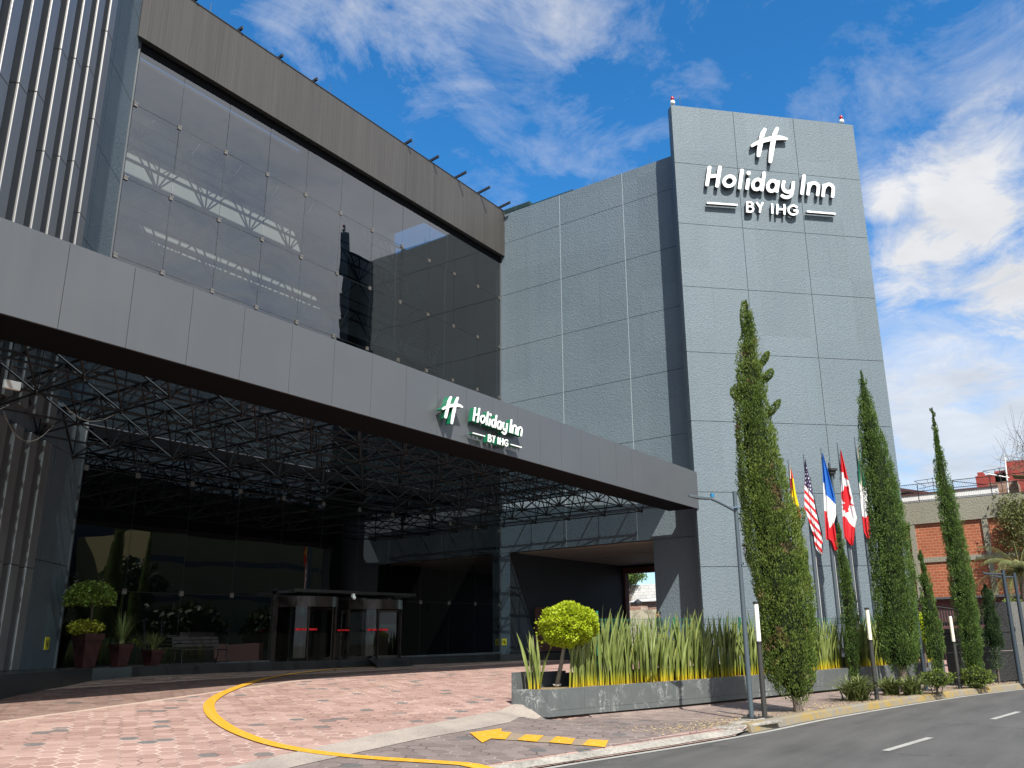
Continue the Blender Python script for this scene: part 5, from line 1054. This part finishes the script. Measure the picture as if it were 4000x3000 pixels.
antenna('wire television antenna left of the slender cypress on the roof', 3643, 1872, XB+1.5, 1.5, .8); antenna('bent wire television antenna in front of the red block', 3903, 1833, XB+1.2, 1.25, .45)
# black slatted fence, gate, stone wall
t = thing('slatted_fence', 'black vertical slat fence with a sloping top behind the planter end', 'fence', (38, 5.5, 0)); mb = MB(); ys = np.arange(3.6, 7.6, .11)
for y in ys: mb.box(38, 38.03, y, y+.05, 0, 1.72+.19*(y-1.9)*.98)
mb.box(38.05, 38.12, 3.5, 7.7, 0, 1.9); mb.tube([(38, 3.5, 2.04), (38, 7.7, 2.82)], .03, 5); mb.build('slats', M['black'], t)
ga, gb = np.array([27.9, 4.40]), np.array([30.45, 2.72]); gd = (gb-ga); gl = np.linalg.norm(gd); gd /= gl; gn = np.array([-gd[1], gd[0]])
t = thing('black_gate', 'black sheet metal gate with pale seams at the end of the sidewalk', 'gate', (*ga, 0))
for k in range(3):
    mb = MB(); a = ga+gd*gl*k/3; mb.frame_box((*a, .05), (*(gd*(gl/3-.012)), 0), (*(gn*.05), 0), (0, 0, 1.45)); mb.build('gate_leaf', M['gate'], t)
mb = MB(); mb.frame_box((*(ga-gn*.02), 1.5), (*(gd*gl), 0), (*(gn*.1), 0), (0, 0, .13)); mb.build('top_rail', M['gate'], t)
mb = MB(); mb.frame_box((*(ga-gn*.004), .93), (*(gd*gl), 0), (*(gn*.004), 0), (0, 0, .012)); a = ga+gd*gl*.66; mb.frame_box((*(a-gn*.004), .05), (*(gd*.014), 0), (*(gn*.004), 0), (0, 0, 1.4)); mb.build('seam', M['strip'], t)
t = thing('stone_wall', 'tall smooth grey stone wall at the right edge behind the dark lamps', 'wall', (31, 2.4, 0)); mb = MB(); a = np.array([30.35, 2.80]); mb.frame_box((*a, -.1), (3.2, -1.9, 0), (.25, .4, 0), (0, 0, 2.52)); mb.build('wall_face', M['greywall'], t)
t = thing('garden_wall', 'dark wall behind the gate', 'wall', (34, 4, 0)); mb = MB(); mb.box(34.5, 34.8, -6, 5.5, -.2, 1.75); mb.build('wall_body', M['maroon'], t)
def leafcloud(name, label, cat, px, py, depth_, rx, ry, rz, n, mat, leaf, z0=0., trunk=.08, group=None, clumps=26, twig=None, flat=False):
    c = at_depth(px, py, depth_); b = np.array([c[0], c[1], z0]); t = thing(name, label, cat, b, group); cc = RN.normal(size=(clumps, 3)); cc /= np.linalg.norm(cc, axis=1)[:, None]; cc *= RN.uniform(.45, 1., clumps)[:, None]
    idx = RN.randint(0, clumps, n); p = cc[idx]*.85+RN.normal(size=(n, 3))*.17; C = c+p*np.array([rx, ry, rz]); fast_mesh('crown', leaf_quads(C, leaf, .5, 0), n, 4, M[mat], t, b)
    mb = MB(); mid = b+(c-b)*.75; mb.tube([b, mid], [trunk*1.3, trunk*.8], 7)
    for q in cc[::2]: e = c+q*np.array([rx, ry, rz])*.85; mb.tube([mid, mid+(e-mid)*.5+RN.normal(size=3)*.08, e], [trunk*.5, trunk*.3, trunk*.1], 5)
    if twig:
        for _ in range(twig): q = cc[RN.randint(clumps)]; e = c+q*np.array([rx, ry, rz]); e2 = e+RN.normal(size=3)*np.array([rx, ry, rz])*.45; mb.tube([c+q*.4*np.array([rx, ry, rz]), e, e2], [.014, .009, .004], 3, cap=False)
    mb.build('trunk', M['bark'], t); return t
leafcloud('broadleaf_tree', 'olive green loose tree at the right edge in front of the brick wall', 'tree', 4010, 2060, 40, 1.75, 1.6, 1.75, 8000, 'olive', .13, clumps=34)
leafcloud('bare_tree', 'almost leafless twiggy tree at the upper right edge', 'tree', 4040, 1800, 44, 1.7, 1.7, 2.2, 650, 'olive', .09, clumps=44, twig=170, trunk=.06)
leafcloud('vine_shrub', 'yellow green shrub rising above the black gate', 'shrub', 3958, 2400, 34, .95, .6, .62, 2600, 'bushy', .12, clumps=18, trunk=.03); leafcloud('vine_shrub', 'dull brown green shrub between the slender and the short cypress', 'shrub', 3835, 2400, 36, .55, .5, .65, 1500, 'olive', .10, clumps=14, trunk=.03)
# palm
pc = at_depth(3985, 2230, 36.); pt_ = thing('palm_tree', 'palm tree with arching fronds in front of the brick wall at the right edge', 'tree', (pc[0], pc[1], 0)); mb = MB(); mb.tube([(pc[0], pc[1], 0), (pc[0], pc[1], pc[2]-.6), pc-np.array([0, 0, .2])], [.16, .13, .16], 9); mb.build('trunk', M['barkpale'], pt_)
lv = []; mb = MB()
for k in range(34):
    az = k*2.4; el0 = RN.uniform(-.25, 1.3); Lf = RN.uniform(1.5, 2.3); h = np.array([math.cos(az), math.sin(az), 0]); pp = [pc]; v = h*math.cos(el0)+np.array([0, 0, math.sin(el0)])
    for s in range(12): v = v+np.array([0, 0, -.13]); v /= np.linalg.norm(v); pp.append(pp[-1]+v*Lf/12)
    mb.tube(pp, [.02*(1-i/13)+.004 for i in range(13)], 4)
    for i in range(2, 13):
        for m_ in range(3):
            o_ = pp[i-1]+(pp[i]-pp[i-1])*m_/3; sd = np.cross(v, np.array([0, 0, 1.])); sd /= np.linalg.norm(sd)+1e-9
            for sg in (-1, 1): e = o_+sd*sg*.30*math.sin(math.pi*(i/14))+v*.16+np.array([0, 0, -.12]); ww_ = v*.016; lv.append([o_-ww_, o_+ww_, e+ww_*.2, e-ww_*.2])
mb.build('frond_stems', M['palm'], pt_); lv = np.array(lv).reshape(-1, 3); fast_mesh('fronds', lv, len(lv)//4, 4, M['palm'], pt_, (pc[0], pc[1], 0))
# ------------------------------------------------------------------ yard seen through the passage
XW = 72.
t = thing('whitewashed_wall', 'tall whitewashed brick wall seen through the passage', 'wall', (XW, 37, 0)); mb = MB(); mb.box(XW, XW+.4, 30, 46, 0, 6.42); mb.build('wall_body', M['whitebrick'], t)
t = thing('sheet_roof_house', 'old brick house with a pale sheet roof seen through the passage', 'house', (XW-6, 35, 0)); mb = MB(); mb.box(XW-6, XW-1, 28, 36.0-.3, 0, 4.55); mb.build('house_wall', M['oldbrick'], t)
mb = MB(); mb.prism([(XW-6.3, 28, 4.72), (XW-6.3, 36.1, 4.52), (XW-.6, 36.8, 4.95), (XW-.6, 28, 5.5)], (0, 0, .06)); mb.build('sheet_roof', pmat('pale_sheet_roof', (.62, .63, .64), .5), t)
t = thing('yard_wall', 'stained pale yard wall seen through the passage above the fence', 'wall', (XW-9, 35, 0)); mb = MB(); mb.box(XW-9, XW-8.7, 26, 42, 0, 3.75); mb.build('wall_body', pmat('stained_plaster', rough=.9, fn=f_worn((.50, .45, .32), (.20, .17, .12), .46, .62, 2.2)), t); 
q = XP(2492, 2367, XW-8); t = thing('water_tank', 'black plastic water tank standing on the house roof in the yard', 'tank', (q[0], q[1], q[2])); mb = MB(); mb.lathe([(.32, -.1), (.33, .34), (.31, .38), (.26, .42), (.10, .50), (.10, .55), (0, .56)], q, 20); mb.lathe([(.336, .1), (.34, .12), (.336, .14)], q, 20); mb.build('tank_body', M['black'], t); mb = MB(); mb.box(q[0]-.6, q[0]+.6, q[1]-.6, q[1]+.6, 0, q[2]-.02); mb.build('tank_stand', M['oldbrick'], t)
leafcloud('broadleaf_tree', 'leafy green tree behind the whitewashed wall seen through the passage', 'tree', 2455, 2243, 80, 1.9, 1.9, 1.15, 3200, 'treeg', .24, clumps=22, trunk=.2)
# ------------------------------------------------------------------ across the street (mirrored in the glass)
def office(label, x0, x1, y0, y1, h, wm, floors, wz, cat='building'):
    t = thing('office_block', label, cat, ((x0+x1)/2, (y0+y1)/2, 0)); mb = MB(); mb.box(x0, x1, y0, y1, -.3, h); mb.build('office_wall', wm, t); mb = MB()
    for z in wz: mb.box(x0-.01, x1+.01, y1-.02, y1+.03, z, z+.55)
    mb.build('window_band', M['black'], t)
office('tan low office block across the street mirrored in the lobby glass', 46, 74, -42, -27, 13.0, M['tan'], 3, (9.6, 6.2))
office('dark office block across the street mirrored in the glass', 10, 260, -62, -46, 21.0, M['black'], 5, (4, 8, 12, 16))
for i, (x, y) in enumerate(((34, -24), (40, -20), (47, -22), (56, -20), (66, -22), (76, -23), (88, -24), (100, -24))):
    b = np.array([x, y, -.1]); t = thing('street_tree', 'dark leafy street tree across the road, seen only as a reflection in the lobby glass', 'tree', b, 'trees across the road'); n = 1500; p = RN.normal(size=(n, 3)); p /= np.linalg.norm(p, axis=1)[:, None]; hh = 5.4 if i not in (0, 1) else 9.; C = b+np.array([0, 0, hh*.62])+p*RN.uniform(.5, 1, n)[:, None]*np.array([3.6, 3, hh*.42]); fast_mesh('crown', leaf_quads(C, .8, .6), n, 4, M['treed'], t, b); mb = MB(); mb.tube([b, b+np.array([0, 0, hh*.6])], [.2, .12], 7); mb.build('trunk', M['bark'], t)
# ------------------------------------------------------------------ potted plants and bench on the platform
def pot(label, x, y, w_top, w_bot, h, leaf):
    z = zpl(x)+.005; t = thing('potted_plant', label, 'potted plant', (x, y, z), 'potted plants by the lobby glass'); mb = MB(); a, b = w_bot/2, w_top/2; rot = .12; c_, s_ = math.cos(rot), math.sin(rot)
    def sq(r, zz): return [(r*(c_*i-s_*j), r*(s_*i+c_*j), zz) for i, j in ((-1, -1), (1, -1), (1, 1), (-1, 1))]
    lv_ = [(a, 0), (b*.93, h*.80), (b*1.0, h*.80), (b*1.04, h), (b*.9, h), (b*.85, h*.93)]
    vs = [p for r, zz in lv_ for p in sq(r, zz)]; mb.add(vs, [(4*i+k, 4*i+(k+1) % 4, 4*i+4+(k+1) % 4, 4*i+4+k) for i in range(5) for k in range(4)]+[(3, 2, 1, 0), (20, 21, 22, 23)]); mb.build('pot', M['clay'], t, local=True)
    return t, z+h
t, zt = pot('tall dark red pot with a clipped ficus tree over yellow green foliage', 12.95, 24.15, .56, .34, .90, 0); x, y = 12.95, 24.15
n = 2600; p = RN.normal(size=(n, 3)); p /= np.linalg.norm(p, axis=1)[:, None]; p[:, 2] = np.abs(p[:, 2])*1.0-.35*(RN.rand(n) < .5); C = np.array([x-.08, y, zt+.92])+p*RN.uniform(.7, 1, n)[:, None]*np.array([.70, .6, .55]); fast_mesh('crown', leaf_quads(C, .10, .55, .1), n, 4, M['ficus'], t, (x, y, zpl(x)+.005))
mb = MB(); mb.tube([(x, y, zt-.05), (x+.02, y, zt+.5), (x-.03, y, zt+1.1)], .028, 7); mb.build('stem', M['bark'], t)
n = 900; p = RN.normal(size=(n, 3)); p /= np.linalg.norm(p, axis=1)[:, None]; C = np.array([x-.10, y, zt+.17])+p*RN.uniform(.5, 1, n)[:, None]*np.array([.50, .42, .24]); fast_mesh('underplanting', leaf_quads(C, .09, .6, .1), n, 4, M['lime'], t, (x, y, zpl(x)+.005))
def spiky(t, x, y, zt, h, n, seed, w_=.42):
    r = np.random.RandomState(seed); mb = MB()
    for k in range(n):
        az = r.uniform(0, 6.283); H = h*r.uniform(.6, 1.1); out = r.uniform(.05, w_); d = np.array([math.cos(az), math.sin(az), 0]); sd = np.array([-d[1], d[0], 0])*.010; b0 = np.array([x, y, zt-.04])+d*r.uniform(0, .08); vs = []
        for i in range(6): s = i/5; c = b0+d*out*s**1.6+np.array([0, 0, H*s*(1-.12*s*out/w_)]); vs += [c-sd*(1-s*s*.9), c+sd*(1-s*s*.9)]
        mb.add(vs, [(2*i, 2*i+1, 2*i+3, 2*i+2) for i in range(5)], 0, True)
    mb.build('leaves', M['grassy'], t)
t, zt = pot('middle dark red pot with tall upright grassy leaves', 13.92, 24.15, .44, .28, .62, 0); spiky(t, 13.92, 24.15, zt, .92, 110, 1, .42)
t, zt = pot('short dark red pot with a low spiky plant beside the bench', 14.90, 24.15, .44, .28, .44, 0); spiky(t, 14.90, 24.15, zt, .62, 90, 2, .45)
bt = thing('park_bench', 'dark slatted bench with iron ends in front of the lobby glass', 'bench', (16.5, 24.2, zpl(16.5)+.004)); mb = MB()
for k in range(3): mb.box(-.80, .80, -.22+k*.15, -.10+k*.15, .42, .45)
mb.build('seat', M['wooddark'], bt, local=True, bevel=.006); mb = MB()
for k in range(3): mb.frame_box((-.80, .22+k*.03, .52+k*.105), (1.6, 0, 0), (0, .022, .0), (0, .03, .085))
mb.build('backrest', M['wooddark'], bt, local=True, bevel=.006)
for sx in (-.78, .78):
    mb = MB(); mb.tube([(sx, -.28, 0), (sx, -.22, .25), (sx, -.22, .42), (sx, -.24, .62), (sx, -.05, .64), (sx, .2, .60)], .018, 7); mb.tube([(sx, .32, 0), (sx, .22, .25), (sx, .22, .45), (sx, .33, .84)], .018, 7); mb.tube([(sx, -.22, .41), (sx, .23, .41)], .016, 6); mb.build('leg_frame', M['steel'], bt, local=True)
# ------------------------------------------------------------------ person walking on the far side of the hedge
def person(label, feet, face_az, h=1.72):
    t = thing('person', label, 'person', feet, None, face_az); me = bpy.data.meshes.new('body'); s = h/1.75
    V = dict(pel=(0, 0, .96), sp=(0, 0, 1.15), ch=(0, 0, 1.36), nk=(0, 0, 1.50), hd=(.02, 0, 1.60), top=(.02, 0, 1.70), ls=(0, .17, 1.43), le=(-.06, .23, 1.16), lw=(.10, .22, .93), lh=(.14, .22, .85), rs=(0, -.17, 1.43), re=(.04, -.23, 1.17), rw=(.0, -.22, .91), rh=(.0, -.22, .83),
        lk=(.16, .10, .52), la=(.02, .10, .09), lt=(.17, .10, .03), lh2=(.0, .09, .90), rk=(-.02, -.10, .51), ra=(-.24, -.10, .12), rt_=(-.12, -.10, .04), rh2=(0, -.09, .90))
    K = list(V); E_ = [('pel', 'sp'), ('sp', 'ch'), ('ch', 'nk'), ('nk', 'hd'), ('hd', 'top'), ('ch', 'ls'), ('ls', 'le'), ('le', 'lw'), ('lw', 'lh'), ('ch', 'rs'), ('rs', 're'), ('re', 'rw'), ('rw', 'rh'), ('pel', 'lh2'), ('lh2', 'lk'), ('lk', 'la'), ('la', 'lt'), ('pel', 'rh2'), ('rh2', 'rk'), ('rk', 'ra'), ('ra', 'rt_')]
    Rr = dict(pel=(.15, .11), sp=(.14, .10), ch=(.16, .11), nk=(.055, .055), hd=(.085, .095), top=(.07, .08), ls=(.07, .07), le=(.048, .048), lw=(.034, .034), lh=(.04, .02), rs=(.07, .07), re=(.048, .048), rw=(.034, .034), rh=(.04, .02), lk=(.062, .062), la=(.045, .045), lt=(.045, .035), lh2=(.095, .095), rk=(.062, .062), ra=(.045, .045), rt_=(.045, .035), rh2=(.095, .095))
    me.from_pydata([tuple(c*s for c in V[k]) for k in K], [(K.index(a), K.index(b)) for a, b in E_], []); o = bpy.data.objects.new('body', me); COL.objects.link(o); o.parent = t; me.materials.append(M['shirt'])
    sk = o.modifiers.new('skin', 'SKIN'); lay = me.skin_vertices[0] if len(me.skin_vertices) else None
    if lay:
        for i, k in enumerate(K): lay.data[i].radius = Rr[k]
        lay.data[0].use_root = True
    sb = o.modifiers.new('sub', 'SUBSURF'); sb.levels = 2; sb.render_levels = 2
    # head with face, neck in skin colour
    mb = MB(); H = 1.6*s; nr, ns = 14, 20; vs = []
    for i in range(nr+1):
        ph = math.pi*i/nr; zz = .122*math.cos(ph)
        for j in range(ns):
            th_ = 2*math.pi*j/ns; rx, ry = .100*math.sin(ph), .080*math.sin(ph); 
            if zz < -.03: rx *= 1-.25*(-zz-.03)/.09; ry *= 1-.30*(-zz-.03)/.09
            x_ = rx*math.cos(th_); y_ = ry*math.sin(th_); f_ = max(0, math.cos(th_))
            if abs(y_) < .02 and -.045 < zz < .02 and f_ > .8: x_ += .022
            if abs(abs(y_)-.032) < .016 and 0 < zz < .03 and f_ > .5: x_ -= .010
            vs.append((.025+x_, y_, H+.02+zz))
    mb.add(vs, [(i*ns+j, (i+1)*ns+j, (i+1)*ns+(j+1) % ns, i*ns+(j+1) % ns) for i in range(nr) for j in range(ns)], 0, True); mb.tube([(.0, 0, 1.44*s), (.01, 0, 1.56*s)], .052, 10)
    for sg in (-1, 1): mb.lathe([(0, -.03), (.014, -.01), (.016, .015), (0, .03)], (.015, sg*.082, H+.015), 8)
    mb.build('head', M['skin'], t, local=True)
    mb = MB(); vs = []; c = np.array([.012, 0, H+.045])
    for i in range(9):
        ph = math.pi*.56*i/8
        for j in range(18):
            th_ = 2*math.pi*j/18; k = 1.0 if math.cos(th_) < .45 else .90; vs.append((c[0]+.122*math.sin(ph)*math.cos(th_)*k, .100*math.sin(ph)*math.sin(th_), c[2]+.118*math.cos(ph)+(.03 if math.cos(th_) > .45 and i > 5 else 0)))
    mb.add(vs, [(i*18+j, (i+1)*18+j, (i+1)*18+(j+1) % 18, i*18+(j+1) % 18) for i in range(8) for j in range(18)], 0, True); mb.build('hair', M['hair'], t, local=True)
    mb = MB()
    for sg in (-1, 1): mb.lathe([(0, -.006), (.008, 0), (0, .006)], (.112, sg*.032, H+.035), 6); mb.box(.112, .12, sg*.032-.016, sg*.032+.016, H+.052, H+.058)
    mb.box(.108, .116, -.022, .022, H-.045, H-.039); mb.build('face_features', M['hair'], t, local=True); return t
pq = at_depth(2572, 2385, 33.5); person('person with short black hair in dark clothes passing behind the hedge by the tower pillar', (pq[0], pq[1], pq[2]-1.74), math.radians(140))
